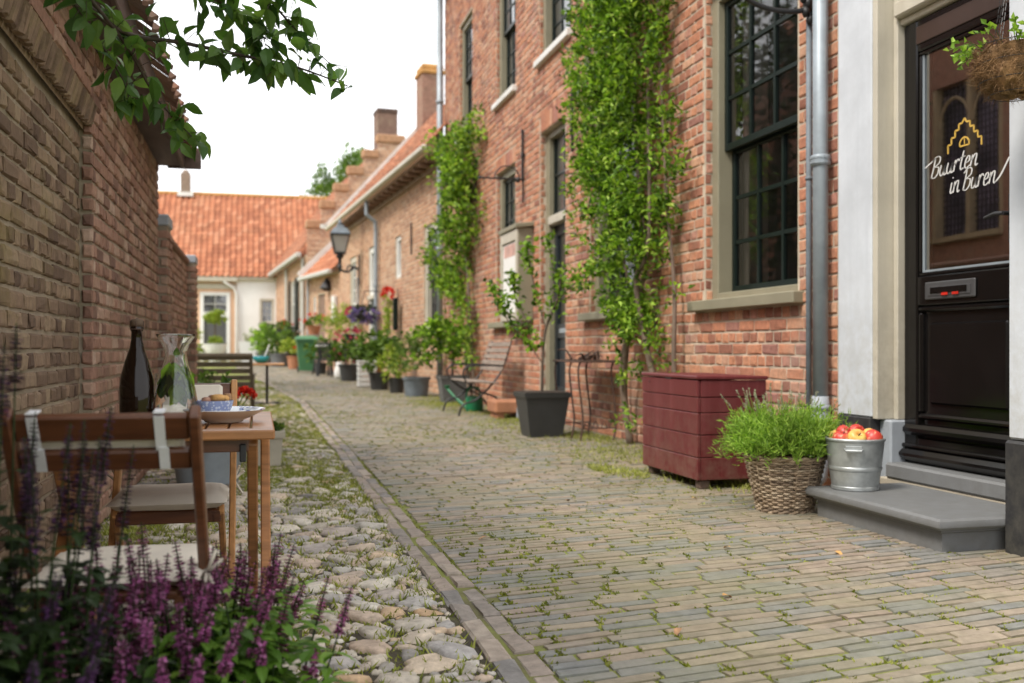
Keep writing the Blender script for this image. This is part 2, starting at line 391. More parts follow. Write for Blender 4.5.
# ------------------------------------------------------------------ masonry helpers
class Fr:   # a wall plane: U along, V up, D into the wall
    def __init__(s, O, U, Vv, N): s.O = Vector(O); s.U = Vector(U).normalized(); s.V = Vector(Vv).normalized(); s.N = Vector(N).normalized()
    def P(s, u, v, d=0.0): return s.O + s.U * u + s.V * v - s.N * d
    def box(s, mb, u0, u1, v0, v1, d0, d1, bev=0.0):
        Mx = Matrix((s.U, s.V, -s.N)).transposed()
        mb.box(s.P((u0 + u1) / 2, (v0 + v1) / 2, (d0 + d1) / 2), (abs(u1 - u0), abs(v1 - v0), abs(d1 - d0)), Mx, bev)
    def quad(s, mb, u0, u1, v0, v1, d):
        mb.add([s.P(u0, v0, d), s.P(u1, v0, d), s.P(u1, v1, d), s.P(u0, v1, d)], [(0, 1, 2, 3) if s.U.cross(s.V).dot(s.N) > 0 else (3, 2, 1, 0)])
def free_intervals(u0, u1, holes, v):
    fr = [(u0, u1)]
    for (a, b, c, d) in holes:
        if c < v < d:
            nf = []
            for (p, q) in fr:
                if b <= p or a >= q: nf.append((p, q)); continue
                if a > p: nf.append((p, a))
                if b < q: nf.append((b, q))
            fr = nf
    return fr
def one_brick(mb, fr, a, b, c, d, out, jit, bev=.007):
    j = lambda: R.uniform(-jit, jit)
    o = out + R.uniform(-.4, .45) * out
    q = [(a, c), (b, c), (b, d), (a, d)]
    sg = [(1, 1), (-1, 1), (-1, -1), (1, -1)]
    vs = [fr.P(u + j() * .5, v + j() * .5, .004) for u, v in q]
    vs += [fr.P(u + sx * bev * .4 + j(), v + sy * bev * .4 + j(), -o * .55) for (u, v), (sx, sy) in zip(q, sg)]
    vs += [fr.P(u + sx * (bev + R.uniform(0, jit)) + j(), v + sy * (bev + R.uniform(0, jit)) + j(), -o + j() * .5) for (u, v), (sx, sy) in zip(q, sg)]
    fs = []
    for l in (0, 4):
        for i in range(4):
            k = (i + 1) % 4; fs.append((l + i, l + k, l + 4 + k, l + 4 + i))
    fs.append((8, 9, 10, 11)); mb.add(vs, fs)
def bricks(mb, fr, u0, u1, v0, v1, bl=.213, bh=.070, j=.015, holes=(), out=.0060, jit=.0055, bond='cross', skip=None):
    r = 0; v = v0 + j / 2
    while v + bh < v1 + .02:
        vt = min(v + bh, v1 - .002); vc = (v + vt) / 2
        head = (r % 2 == 1) if bond == 'cross' else False
        L = (bl - j) / 2 if head else bl
        off = (L * .5 if head else ((r // 2) % 2) * (bl + j) / 2) if bond == 'cross' else (r % 2) * (bl + j) / 2
        for (p, q) in free_intervals(u0, u1, holes, vc):
            n0 = math.floor((p - u0 + off) / (L + j)); u = u0 - off + n0 * (L + j)
            while u < q:
                ext = R.uniform(-.012, .012)
                a, b = max(u + j / 2 , p + .002), min(u + L + j / 2 + ext * .3, q - .002)
                if b - a > .03 and not (skip and skip((a + b) / 2, vc)):
                    one_brick(mb, fr, a, b, v + R.uniform(-.0015, .0015), vt + R.uniform(-.0015, .0015), out, jit)
                u += L + j
        v += bh + j; r += 1
def backing(mb, fr, u0, u1, v0, v1, holes=(), d=0.002):
    us = sorted({u0, u1, *[h[0] for h in holes if u0 < h[0] < u1], *[h[1] for h in holes if u0 < h[1] < u1]})
    vs = sorted({v0, v1, *[h[2] for h in holes if v0 < h[2] < v1], *[h[3] for h in holes if v0 < h[3] < v1]})
    for i in range(len(us) - 1):
        for k in range(len(vs) - 1):
            uc, vc = (us[i] + us[i + 1]) / 2, (vs[k] + vs[k + 1]) / 2
            if any(h[0] < uc < h[1] and h[2] < vc < h[3] for h in holes): continue
            fr.quad(mb, us[i], us[i + 1], vs[k], vs[k + 1], d)
def reveal(mb, fr, u0, u1, v0, v1, dep, floor=True):
    P = fr.P
    mb.add([P(u0, v0, .002), P(u0, v1, .002), P(u0, v1, dep), P(u0, v0, dep)], [(0, 1, 2, 3)])
    mb.add([P(u1, v0, .002), P(u1, v1, .002), P(u1, v1, dep), P(u1, v0, dep)], [(0, 1, 2, 3)])
    mb.add([P(u0, v1, .002), P(u1, v1, .002), P(u1, v1, dep), P(u0, v1, dep)], [(0, 1, 2, 3)])
    if floor: mb.add([P(u0, v0, .002), P(u1, v0, .002), P(u1, v0, dep), P(u0, v0, dep)], [(0, 1, 2, 3)])
def soldier(mb, fr, u0, u1, v0, v1, w=.07, j=.012, out=.012, lean=0.0):
    u = u0
    while u + w < u1 + .01:
        one_brick(mb, fr, u, min(u + w, u1), v0, v1, out, .004); u += w + j
def side_bricks(mb, fr, u, v0, v1, dep, face, bh=.072, j=.013):
    f2 = Fr(fr.P(u, 0, 0), -fr.N, fr.V, fr.U * face)
    bricks(mb, f2, 0.004, dep, v0, v1, .16, bh, j, out=.006)
def window(house, fr, u0, u1, v0, v1, rv=.06, fw=.1, cols=3, rows=(3, 3), split=.5, fm='olive', sm='sash', pm='pane', sill=True, sillm='olive', sil=(.08, .08, .085, .10), up_u=(0, 0), frame_d=.16, bar=.024, st=.05, sash2=None, lab=None):
    mb = MB()
    fr.box(mb, u0, u0 + fw, v0, v1, rv, rv + frame_d, .006); fr.box(mb, u1 - fw, u1, v0, v1, rv, rv + frame_d, .006)
    fr.box(mb, u0 + fw + .001, u1 - fw - .001, v1 - fw, v1, rv + .002, rv + frame_d, .006); fr.box(mb, u0 + fw + .001, u1 - fw - .001, v0, v0 + fw * .5, rv + .002, rv + frame_d, .006)
    w = mb.build('window', M[fm], house)
    if lab: w['label'] = lab
    a, b, c, d = u0 + fw, u1 - fw, v0 + fw * .5, v1 - fw
    vm = c + (d - c) * split
    secs = [(c, vm, rv + frame_d * .62, rows[0])] + ([(vm - .03, d, rv + frame_d * .28, rows[1])] if split < 1 else [])
    for k, (p, q, dd, nr) in enumerate(secs):
        s_ = MB(); e = .002 + k * .001
        fr.box(s_, a + e, a + st, p, q, dd, dd + .045, .004); fr.box(s_, b - st, b - e, p, q, dd, dd + .045, .004)
        fr.box(s_, a + st, b - st, p, p + st * 1.1, dd + .001, dd + .044, .004); fr.box(s_, a + st, b - st, q - st, q, dd + .001, dd + .044, .004)
        for i in range(1, cols):
            u = a + st + (b - a - 2 * st) * i / cols; fr.box(s_, u - bar / 2, u + bar / 2, p + st, q - st, dd + .006, dd + .038)
        for i in range(1, nr):
            v = p + st + (q - p - 2 * st) * i / nr; fr.box(s_, a + st, b - st, v - bar / 2, v + bar / 2, dd + .008, dd + .036)
        so = s_.build('sash', M[(sash2 if (k == 1 and sash2) else sm)], w)
        g = MB()
        # separate slightly tilted panes, as in old glazing
        for i in range(cols):
            for r in range(nr):
                ua = a + st + (b - a - 2 * st) * i / cols; ub = a + st + (b - a - 2 * st) * (i + 1) / cols
                va = p + st + (q - p - 2 * st) * r / nr; vb = p + st + (q - p - 2 * st) * (r + 1) / nr
                t1, t2 = R.uniform(-.004, .004), R.uniform(-.004, .004)
                g.add([fr.P(ua, va, dd + .022 + t1), fr.P(ub, va, dd + .022 + t2), fr.P(ub, vb, dd + .022 - t1), fr.P(ua, vb, dd + .022 - t2)], [(0, 1, 2), (0, 2, 3)] if fr.U.cross(fr.V).dot(fr.N) > 0 else [(2, 1, 0), (3, 2, 0)])
        g.build('glass', M[pm], w)
    if sill:
        sb = MB(); fr.box(sb, u0 - sil[0], u1 + sil[1], v0 - sil[2], v0 - .002, -sil[3], rv + .05, .008); sb.build('sill', M[sillm], w)
    return w
def pantiles(mb, O, U, S, L, SL, w=.235, c=.30, amp=.03, thick=.02):
    O = Vector(O); U = Vector(U).normalized(); S = Vector(S).normalized(); N = U.cross(S).normalized()
    if N.z < 0: N = -N
    nu, nk = int(L / w), int(SL / c)
    w = L / nu; c = SL / nk
    prof = [(0, .0), (.18, -.55), (.4, -.75), (.62, -.2), (.8, .9), (.93, 1.0), (1.08, .35)]
    for k in range(nk):
        for i in range(nu):
            jj = R.uniform(-.006, .006); vs = []
            for (ds, dh) in ((-.01, .0), (0, thick), (c + .035, -.012)):
                for (t, h) in prof: vs.append(O + U * ((i + t) * w) + S * (k * c + ds + jj) + N * (h * amp + dh + jj * .5))
            n = len(prof); fs = []
            for r in range(2):
                for q in range(n - 1): fs.append((r * n + q, r * n + q + 1, (r + 1) * n + q + 1, (r + 1) * n + q))
            mb.add(vs, fs)
def gutter_pipe(mb, pts, r, collars=()):
    mb.tube(pts, r, 14)
    for p in collars: mb.tube([Vector(p) - V(0, 0, .035), Vector(p) - V(0, 0, .03), Vector(p) + V(0, 0, .03), Vector(p) + V(0, 0, .035)], [r * 1.05, r * 1.28, r * 1.28, r * 1.05], 14)

# ------------------------------------------------------------------ ground, lane, kerb, cobbles
def make_ground():
    mb = MB(); xs = [-160, -60, -20, -8, -4, -2, 0, 2, 4, 8, 20, 60, 160]; ys = [-60, -20, -5, 0, 5, 10, 14, 18] + [18 + 2 * i for i in range(1, 27)] + [90, 140, 260]
    for y in ys:
        for x in xs: mb.v.append((x, y, rise(y) - .0078 - (.05 if y > 75 else 0)))
    n = len(xs)
    for j in range(len(ys) - 1):
        for i in range(n - 1): mb.f.append([j * n + i, j * n + i + 1, (j + 1) * n + i + 1, (j + 1) * n + i]); mb.mi.append(0)
    return struct(mb.build('ground', M['ground'], smooth=True))
make_ground()
KX = .79      # right edge of the kerb
def flat_brick(mb, x0, x1, y0, y1, top, jit=.003, bev=.006, tilt=.004, sk=0.0):
    ox = bend((y0 + y1) / 2); z = rise((y0 + y1) / 2)
    tx, ty = R.uniform(-tilt, tilt), R.uniform(-tilt, tilt); j = lambda: R.uniform(-jit, jit)
    q = [(x0, y0), (x1, y0), (x1, y1), (x0, y1)]; sg = [(1, 1), (-1, 1), (-1, -1), (1, -1)]
    cx, cy = (x0 + x1) / 2, (y0 + y1) / 2; vs = []
    for (ins, zz) in ((0, -.02), (0.001, top - bev * .7), (bev, top)):
        for (x, y), (sx, sy) in zip(q, sg):
            xx, yy = x + sx * ins + j(), y + sy * ins + j() * .8
            vs.append((xx + ox, yy + sk * (x - x0), z + zz + (tx * (1 if x > cx else -1) + ty * (1 if y > cy else -1) if ins else 0)))
    fs = [(l + i, l + (i + 1) % 4, l + 4 + (i + 1) % 4, l + 4 + i) for l in (0, 4) for i in range(4)] + [(8, 9, 10, 11)]
    mb.add(vs, fs)
def road_h(x, y):    # slight settling of the paving
    return .0018 * math.sin(x * 2.1 + y * .7) + .0015 * math.sin(y * 1.3 - x * 1.1)
CW = .060; SK = .15; PAVE = []
def make_road():
    mb = MB(); y = .4; r = 0
    while y < 47:
        cw = CW if y < 20 else CW * 2
        x = KX + .012 - R.uniform(0, .2)
        while x < 3.62 + (0 if y < 20 else .2):
            L = R.uniform(.188, .205)
            a = max(x, KX + .012); b = x + L
            if b - a > .04:
                wob = .012 * math.sin(a * 1.7 + .35 * y) + .008 * math.sin(a * 4.1 + y)
                wob += SK * (a - KX)
                flat_brick(mb, a, b, y + wob, y + wob + cw - .0125 - R.uniform(0, .004), road_h(a, y) + R.uniform(-.0015, .0015), .0022, .0035, .0015, SK)
                PAVE.append((b + .004, y + wob, cw, a))
            x += L + .012
        y += cw; r += 1
    return struct(mb.build('brick_road', M['paver']))
make_road()
def make_kerb():
    mb = MB()
    for k in range(2):
        y = 1.0 + k * .1
        x1 = KX - k * .078
        while y < 46:
            L = R.uniform(.19, .215); wob = .010 * math.sin(y * .8 + k) + .006 * math.sin(y * 2.3)
            flat_brick(mb, x1 - .068 + wob, x1 + wob, y, y + L, -.001 + .006 * k + R.uniform(-.005, .005), .005, .009, .005); y += L + .010
    return struct(mb.build('kerb', M['kerb']))
make_kerb()
def make_bed():
    mb = MB(); ys = [1 + .5 * i for i in range(50)]
    for y in ys:
        for x in (-.775, -.2, .3, KX - .145): mb.v.append((x + bend(y), y, rise(y) - .0040))
    for j in range(len(ys) - 1):
        for i in range(3): mb.f.append([j * 4 + i, j * 4 + i + 1, (j + 1) * 4 + i + 1, (j + 1) * 4 + i]); mb.mi.append(0)
    return struct(mb.build('cobble_bed', M['bed']))
make_bed()
STONES = []
def make_cobbles():
    mb = MB(); cell = .12; grid = {}
    def ok(x, y, r):
        ci, cj = int(x // cell), int(y // cell)
        for i in range(ci - 2, ci + 3):
            for k in range(cj - 2, cj + 3):
                for (px, py, pr) in grid.get((i, k), ()):
                    if (px - x) ** 2 + (py - y) ** 2 < (pr + r) ** 2 * .92: return False
        return True
    for (r0, r1, tries) in ((.050, .074, 1500), (.034, .050, 8000), (.021, .033, 34000), (.011, .020, 46000)):
        for _ in range(tries):
            y = 1.6 + (R.random() ** 1.25) * 23; r = R.uniform(r0, r1)
            if r < .03 and y > 9: continue
            x = R.uniform(-.80, KX - .150 - r * .9)
            if y < 7.5 and x < -.36 - .02 * y and y > 2.2: continue   # brick strip under the table along the wall
            if ok(x, y, r):
                grid.setdefault((int(x // cell), int(y // cell)), []).append((x, y, r)); STONES.append((x, y, r))
    for (x, y, r) in STONES:
        seg, rings = (11, 4) if y < 7 else (8, 3)
        ang = R.uniform(0, math.pi); el = R.uniform(1.0, 1.7); ra, rb = r * el ** .5 * 1.08, r / el ** .5 * 1.08
        h = .016 + r * R.uniform(.16, .30); z0 = rise(y) - .016
        ph = [R.uniform(0, 6.28) for _ in range(4)]
        vs = []; ca, sa = math.cos(ang), math.sin(ang); tx, ty = R.uniform(-.18, .18), R.uniform(-.18, .18)
        for i in range(rings):
            t = i / rings; rr = 1 - .62 * t ** 2.4; zz = h * (1 - (1 - t) ** 2.2)
            for k in range(seg):
                a = 2 * math.pi * k / seg
                q = rr * (1 + .12 * math.sin(2 * a + ph[0]) + .13 * math.sin(3 * a + ph[1]) + .09 * math.sin(5 * a + ph[2]) + R.uniform(-.045, .045))
                lx, ly = ra * q * math.cos(a), rb * q * math.sin(a)
                vs.append((x + bend(y) + lx * ca - ly * sa, y + lx * sa + ly * ca, z0 + zz + (lx * tx + ly * ty) * (zz / h) + R.uniform(-.0025, .0025)))
        vs.append((x + bend(y), y, z0 + h * R.uniform(.9, 1.02)))
        fs = [(i * seg + k, i * seg + (k + 1) % seg, (i + 1) * seg + (k + 1) % seg, (i + 1) * seg + k) for i in range(rings - 1) for k in range(seg)]
        b = (rings - 1) * seg
        fs += [(b + k, b + (k + 1) % seg, len(vs) - 1) for k in range(seg)]
        mb.add(vs, fs)
    return struct(mb.build('cobblestones', M['cobble'], smooth=True))
make_cobbles()
def make_wall_strip():
    mb = MB(); y = 2.0; r = 0
    while y < 8:
        x = -.775 - (r % 2) * .1
        while x < -.34 - .02 * y - .1:
            flat_brick(mb, max(x, -.775), x + .195, y, y + .094, R.uniform(-.004, .006), .004, .008, .005); x += .205
        y += .104; r += 1
    return struct(mb.build('footpath', M['kerb']))
make_wall_strip()
def blade(mb, x, y, z, h, w, lean):
    a = R.uniform(0, 6.28); dx, dy = math.cos(a) * w, math.sin(a) * w
    b = R.uniform(0, 6.28); lx, ly = math.cos(b) * lean, math.sin(b) * lean
    mb.add([(x - dx, y - dy, z), (x + dx, y + dy, z), (x + lx, y + ly, z + h)], [(0, 1, 2)])
def pn(x, y, s=1.0):   # cheap patch noise 0..1
    return .5 + .25 * math.sin(x * 2.3 * s + 1.7 * math.sin(y * 1.1 * s)) + .25 * math.sin(y * 1.9 * s + 2.1 * math.sin(x * 1.6 * s + .5))
def make_moss():
    mb = MB()
    for (bx, by, cw, bx0) in PAVE:          # in the joints of the lane, most of it at the brick ends
        if by < 1.6 or by > 26 or bx > 3.45: continue
        dn = pn(bx * 1.6, by * 1.1) ** 1.2 * (.8 if by < 9 else 1.0) + .32
        if R.random() < dn:
            for q in range(R.randint(4, 13)): blade(mb, bx + bend(by) + R.gauss(0, .009), by + cw * R.uniform(-.1, .9), rise(by) - .006, R.uniform(.007, .016), .0075, .009)
        if R.random() < dn * .9:
            s0 = R.uniform(bx0, bx - .02); l = R.uniform(.02, .12)
            for q in range(int(l * 130)):
                x = s0 + R.random() * l; blade(mb, x + bend(by), by + SK * (x - bx0) - .006 + R.gauss(0, .004), rise(by) - .006, R.uniform(.005, .012), .0065, .006)
    for _ in range(9000):           # beside the kerb
        y = R.uniform(1.8, 22); x = KX + R.choice((.006, -.1, -.2)) + R.uniform(-.012, .012) + .010 * math.sin(y * .8)
        if R.random() > pn(x, y, 1.4): continue
        blade(mb, x + bend(y), y, rise(y) - .008, R.uniform(.006, .016), .005, .012)
    tag(mb.build('moss', M['moss']), 'thin green moss growing in the joints of the brick lane', 'moss', kind='stuff')
    mb = MB()
    for _ in range(60000):          # grass between the field stones, thick further off
        y = 1.8 + R.random() ** 1.1 * 24; x = R.uniform(-.75, KX - .16)
        dens = pn(x * 1.5, y * .9) * (0.25 + min(1.0, max(0, y - 3.2) / 2.0) * .9)
        if R.random() > dens: continue
        n = 3 if y > 5 else 2
        for q in range(n): blade(mb, x + bend(y) + R.uniform(-.03, .03), y + R.uniform(-.03, .03), rise(y) - .004, R.uniform(.014, .034), .0055, .022)
    for _ in range(9000):           # weeds along the foot of the brick house
        y = 5.6 + R.random() * 13; x = 3.40 - abs(R.gauss(0, .30))
        if R.random() > pn(x * 1.3, y * 1.7) ** 1.3: continue
        for q in range(2): blade(mb, x + bend(y) + R.uniform(-.03, .03), y + R.uniform(-.03, .03), rise(y) - .006, R.uniform(.015, .05), .005, .03)
    for _ in range(5000):           # patch around the dark planter and under the bench
        a = R.uniform(0, 6.28); rr = R.random() ** .5; c = R.choice(((2.95, 7.6, .55, .9), (2.85, 11.2, .5, 1.0), (2.9, 14.3, .45, 1.4), (2.55, 6.9, .16, .5), (2.7, 16, .3, 1.2)))
        x, y = c[0] + c[2] * rr * math.cos(a), c[1] + c[3] * rr * math.sin(a)
        if x > 3.42 or R.random() > pn(x * 3, y * 3) + .1: continue
        for q in range(2): blade(mb, x + bend(y) + R.uniform(-.02, .02), y + R.uniform(-.02, .02), rise(y) - .006, R.uniform(.008, .035), .005, .025)
    for _ in range(9000):           # moss cushions in the cobble joints
        y = 1.8 + R.random() ** 1.3 * 9; x = R.uniform(-.75, KX - .14)
        if R.random() > pn(x * 2.2, y * 1.9) ** 1.4: continue
        for q in range(3): blade(mb, x + R.gauss(0, .012), y + R.gauss(0, .012), -.005, R.uniform(.006, .016), .006, .008)
    tag(mb.build('grass', M['grass']), 'short yellowish green grass tufts between stones and at wall feet', 'grass', kind='stuff')
make_moss()

# ------------------------------------------------------------------ the brick house on the right
W = 3.48
house = thing('brick_house', 'two-storey orange brick house with olive window frames, climbers and black shop door on the right', 'house', (W, 12, 0))
def HB(mb, name, mat, parent=None, **k): return mb.build(name, mat, parent or house, world=True, **k)
class WFr(Fr): pass
def make_house():
    # frame in the house's own coordinates (root at x=W, y=12)
    fr = Fr((0, -12, 0), (0, 1, 0), (0, 0, 1), (-1, 0, 0))
    H = [(5.98, 7.40, 1.28, 3.75), (8.93, 10.28, 1.28, 3.75), (11.17, 12.25, .10, 3.62), (13.52, 14.66, 1.28, 3.50),
         (10.95, 12.28, 4.56, 6.6), (13.48, 14.66, 4.56, 6.6), (16.38, 17.5, 4.62, 6.6)]
    bk = MB(); bricks(bk, fr, 5.44, 18.93, 0, 7.9, holes=[(h[0] - .02, h[1] + .02, h[2], h[3] + .22) if h[3] < 4 else h for h in H])
    for h in H:
        side_bricks(bk, fr, h[1], h[2], h[3], .07, -1); side_bricks(bk, fr, h[0], h[2], h[3], .07, 1)
    # end wall that looks down the lane
    fe = Fr((0, 6.93, 0), (1, 0, 0), (0, 0, 1), (0, 1, 0)); 
    wall = MB(); backing(wall, fr, 5.44, 18.93, 0, 7.9, H)
    for h in H: reveal(wall, fr, *h, .3)
    fe.quad(wall, 0, 9, 0, 7.9, 0); 
    w = wall.build('wall', M['mortar'], house); bk.build('brickwork', M['brick_house'], w)
    rf = MB(); O = V(-.3, -13, 7.95); pantiles(rf, O, (0, 1, 0), (.7, 0, .7), 20, 5)
    r = rf.build('roof', M['roof_old'], house)
    g = MB(); g.box((-.25, -3.2, 7.88), (.16, 20.3, .12), bev=.03); g.build('gutter', M['white'], r)
    window(house, fr, *H[0], rv=.06, fw=.11, cols=3, rows=(3, 3), split=.5, pm='pane_see', bar=.03, frame_d=.19, sil=(.08, .17, .085, .085))
    window(house, fr, *H[1], rv=.06, fw=.11, cols=3, rows=(3, 3), split=.5, pm='pane_dull', frame_d=.19, sil=(.08, .17, .085, .085))
    window(house, fr, *H[3], rv=.06, fw=.11, cols=3, rows=(3, 3), split=.55, frame_d=.17, sil=(.9, .15, .085, .1), sillm='olive')
    for k, i in enumerate((4, 5, 6)):
        window(house, fr, *H[i], rv=.05, fw=.10, cols=3, rows=(3, 3), split=.52, frame_d=.14, sil=(.05, .05, .09, .07), sillm='white', sash2='white' if k == 0 else None)
    # slate coloured door with transom
    h = H[2]; mb = MB()
    fr.box(mb, h[0], h[0] + .08, h[2], h[3], .08, .22, .006); fr.box(mb, h[1] - .14, h[1], h[2], h[3], .08, .22, .006)
    fr.box(mb, h[0] + .08, h[1] - .14, h[3] - .09, h[3], .082, .22, .006)
    df = mb.build('door_frame', M['olive'], house)
    mb = MB(); fr.box(mb, h[0] + .08, h[1] - .14, 2.44, 2.55, .06, .22, .01); mb.build('transom_bar', M['cream'], df)
    mb = MB(); a, b = h[0] + .08, h[1] - .14
    fr.box(mb, a, a + .05, 2.55, h[3] - .09, .14, .18); fr.box(mb, b - .05, b, 2.55, h[3] - .09, .14, .18); fr.box(mb, a + .05, b - .05, 2.55, 2.61, .141, .179); fr.box(mb, a + .05, b - .05, 3.05, 3.08, .141, .179)
    fr.box(mb, (a + b) / 2 - .015, (a + b) / 2 + .015, 2.61, h[3] - .09, .142, .178)
    mb.build('transom_sash', M['sash'], df)
    mb = MB(); fr.quad(mb, a + .05, b - .05, 2.61, h[3] - .09, .16); mb.build('transom_glass', M['pane'], df)
    mb = MB()
    fr.box(mb, a, a + .11, .2, 2.44, .15, .2, .006); fr.box(mb, b - .11, b, .2, 2.44, .15, .2, .006)
    for (c, d) in ((.2, .42), (1.02, 1.2), (2.3, 2.44)): fr.box(mb, a + .11, b - .11, c, d, .152, .198, .006)
    fr.box(mb, a + .11, b - .11, .42, 1.02, .175, .19)
    dl = mb.build('door', M['door_blue'], house)
    mb = MB(); fr.quad(mb, a + .11, b - .11, 1.2, 2.3, .18); mb.build('door_glass', M['pane'], dl)
    mb = MB(); fr.box(mb, a + .25, b - .25, 1.08, 1.14, .135, .152, .006); mb.build('letter_plate', M['zinc'], dl)
    mb = MB(); fr.box(mb, a - .1, b + .2, 0, .16, -.30, .3, .02); fr.box(mb, a, b, .16, .2, -.02, .25, .01); mb.build('doorstep', M['bluestone_pale'], house)
    # brick lintels
    for h in H:
        if h[3] < 4: ln = MB(); soldier(ln, fr, h[0] - .02, h[1] + .02, h[3] + .004, h[3] + .22, out=.008); ln.build('lintel', M['brick_house'], w)
    # iron wall anchors
    for (y, z0, z1) in ((12.99, 3.14, 3.84), (10.80, 3.12, 3.83), (16.0, 3.3, 4.0)):
        mb = MB(); fr.box(mb, y - .012, y + .012, z0, z1, -.05, -.018, .006); fr.box(mb, y - .03, y + .03, (z0 + z1) / 2 - .03, (z0 + z1) / 2 + .03, -.055, -.01, .008)
        mb.build('wall_anchor', M['iron'], house)
    # plinth shading course (slightly proud row)
    # --- shop doorway
    dp = MB()
    fr.box(dp, 5.09, 5.43, .50, 3.9, -.045, .30, .006)
    p = dp.build('pilaster', M['greywhite'], house)
    dp = MB(); fr.box(dp, 5.092, 5.428, 0, .497, -.055, .29, .006); dp.build('pilaster_base', M['black_plinth'], p)
    dp = MB(); fr.box(dp, 5.435, 5.46, 0.02, 3.9, -.03, .1, .004); dp.build('corner_strip', M['grey_frame'], p)
    fj = MB()
    fr.box(fj, 5.045, 5.089, .49, 3.9, -.038, .3, .004); fr.box(fj, 5.00, 5.04, .49, 3.9, .065, .3, .004); fr.box(fj, 3.9, 3.98, .25, 3.9, .065, .3, .004)
    fr.box(fj, 3.98, 5.0, 2.78, 2.87, .035, .3, .01); fr.box(fj, 3.98, 5.0, 2.742, 2.779, .08, .3, .006); fr.box(fj, 3.98, 5.0, 3.55, 3.9, .06, .3, .01)
    jm = fj.build('door_frame', M['cream'], house, )
    fj = MB(); fr.box(fj, 4.99, 5.095, .14, .488, .012, .3, .01); fj.build('frame_base', M['bluestone_pale'], jm)
    fj = MB(); a, b = 3.985, 4.995
    for (q0, q1, q2, q3) in ((a, a + .07, 2.872, 3.55), (b - .07, b, 2.872, 3.55)): fr.box(fj, q0, q1, q2, q3, .10, .15)
    fr.box(fj, a + .07, b - .07, 2.872, 2.94, .101, .149); fr.box(fj, a + .07, b - .07, 3.48, 3.55, .101, .149); fr.box(fj, a + .48, a + .51, 2.94, 3.48, .102, .148)
    fj.build('transom_sash', M['door_black'], jm)
    fj = MB(); fr.quad(fj, a + .07, b - .07, 2.94, 3.48, .125); fj.build('transom_glass', M['pane'], jm)
    # leaf: u 3.985..5.0  z .25..2.74  depth .17
    D0 = .105; lf = MB(); a, b = 3.985, 4.998
    fr.box(lf, a, a + .12, .25, 2.74, D0, D0 + .055, .008); fr.box(lf, b - .115, b, .25, 2.74, D0, D0 + .055, .008)
    fr.box(lf, a + .12, b - .115, 2.56, 2.74, D0 + .001, D0 + .054, .008)
    fr.box(lf, a + .12, b - .115, 1.135, 1.30, D0 + .001, D0 + .054, .008)
    fr.box(lf, a + .12, b - .115, .25, .40, D0 + .001, D0 + .054, .008)
    # lower panel with raised field and moulding
    fr.box(lf, a + .12, b - .115, .40, 1.135, D0 + .03, D0 + .05)
    for (u0, u1, v0, v1) in ((a + .12, b - .115, 1.10, 1.134), (a + .12, b - .115, .50, .535), (a + .12, a + .155, .535, 1.10), (b - .15, b - .115, .535, 1.10)): fr.box(lf, u0, u1, v0, v1, D0 + .004, D0 + .04, .012)
    fr.box(lf, a + .21, b - .205, .59, 1.04, D0 + .010, D0 + .035, .02)
    fr.box(lf, a + .01, b - .01, .41, .47, D0 - .03, D0 + .03, .02); fr.box(lf, a - .01, b + .0, .27, .33, D0 - .05, D0 + .01, .022); fr.box(lf, a - .01, b + .0, .335, .36, D0 - .02, D0 + .012, .008)
    leaf = lf.build('shop_door', M['door_black'], house)
    leaf['label'] = 'black panelled shop door with large glass pane and white lettering'
    hb = MB(); fr.box(hb, a + .12, b - .115, 2.60, 2.70, D0 - .006, D0 + .0005, .005); hb.build('top_rail', M['door_brown'], leaf)
    bd = MB(); g0, g1, h0, h1 = a + .12, b - .115, 1.30, 2.56
    for (u0, u1, v0, v1) in ((g0, g1, h0, h0 + .022), (g0, g1, h1 - .022, h1), (g0, g0 + .022, h0 + .022, h1 - .022), (g1 - .022, g1, h0 + .022, h1 - .022)): fr.box(bd, u0, u1, v0, v1, D0 + .012, D0 + .045, .006)
    bd.build('glazing_bead', M['door_black'], leaf)
    ed = MB(); fr.box(ed, g1 - .034, g1 - .0225, h0 + .022, h1 - .022, D0 + .022, D0 + .03); fr.box(ed, g0 + .0225, g1 - .034, h0 + .0225, h0 + .034, D0 + .022, D0 + .03); ed.build('glass_edge', M['zinc'], leaf)
    gp = MB(); fr.quad(gp, g0 + .02, g1 - .02, h0 + .02, h1 - .02, D0 + .032); gp.build('door_glass', M['pane_door'], leaf)
    lp = MB(); fr.box(lp, 4.40, 4.80, 1.165, 1.262, D0 - .012, D0 + .0008, .006); fr.box(lp, 4.43, 4.77, 1.185, 1.235, D0 - .016, D0 - .0125, .003); lp.build('letter_plate', mat_plain('dull_pewter', (.085, .085, .09), .4, .15, 5, .03, 30, metal=.3), leaf)
    sl = MB(); fr.box(sl, 4.455, 4.745, 1.197, 1.23, D0 - .0185, D0 - .0165); sl.build('letter_flap', M['door_black'], leaf)
    for (q0, q1) in ((4.515, 4.565), (4.60, 4.65)): rd = MB(); fr.box(rd, q0, q1, 1.185, 1.199, D0 - .0205, D0 - .019); rd.build('red_mark', M['red'], leaf)  # two small red marks on the letter plate
    hd = MB(); 
    hd.tube([fr.P(4.145, 1.56, D0), fr.P(4.145, 1.56, D0 - .06)], .011, 8); hd.tube([fr.P(4.145, 1.56, D0 - .055), fr.P(4.20, 1.563, D0 - .06), fr.P(4.275, 1.552, D0 - .055)], [.010, .011, .008], 8); fr.box(hd, 4.12, 4.17, 1.42, 1.66, D0 - .006, D0 - .0005, .004)
    hd.build('door_handle', M['iron'], leaf)
    lettering(leaf, fr, D0 + .030)
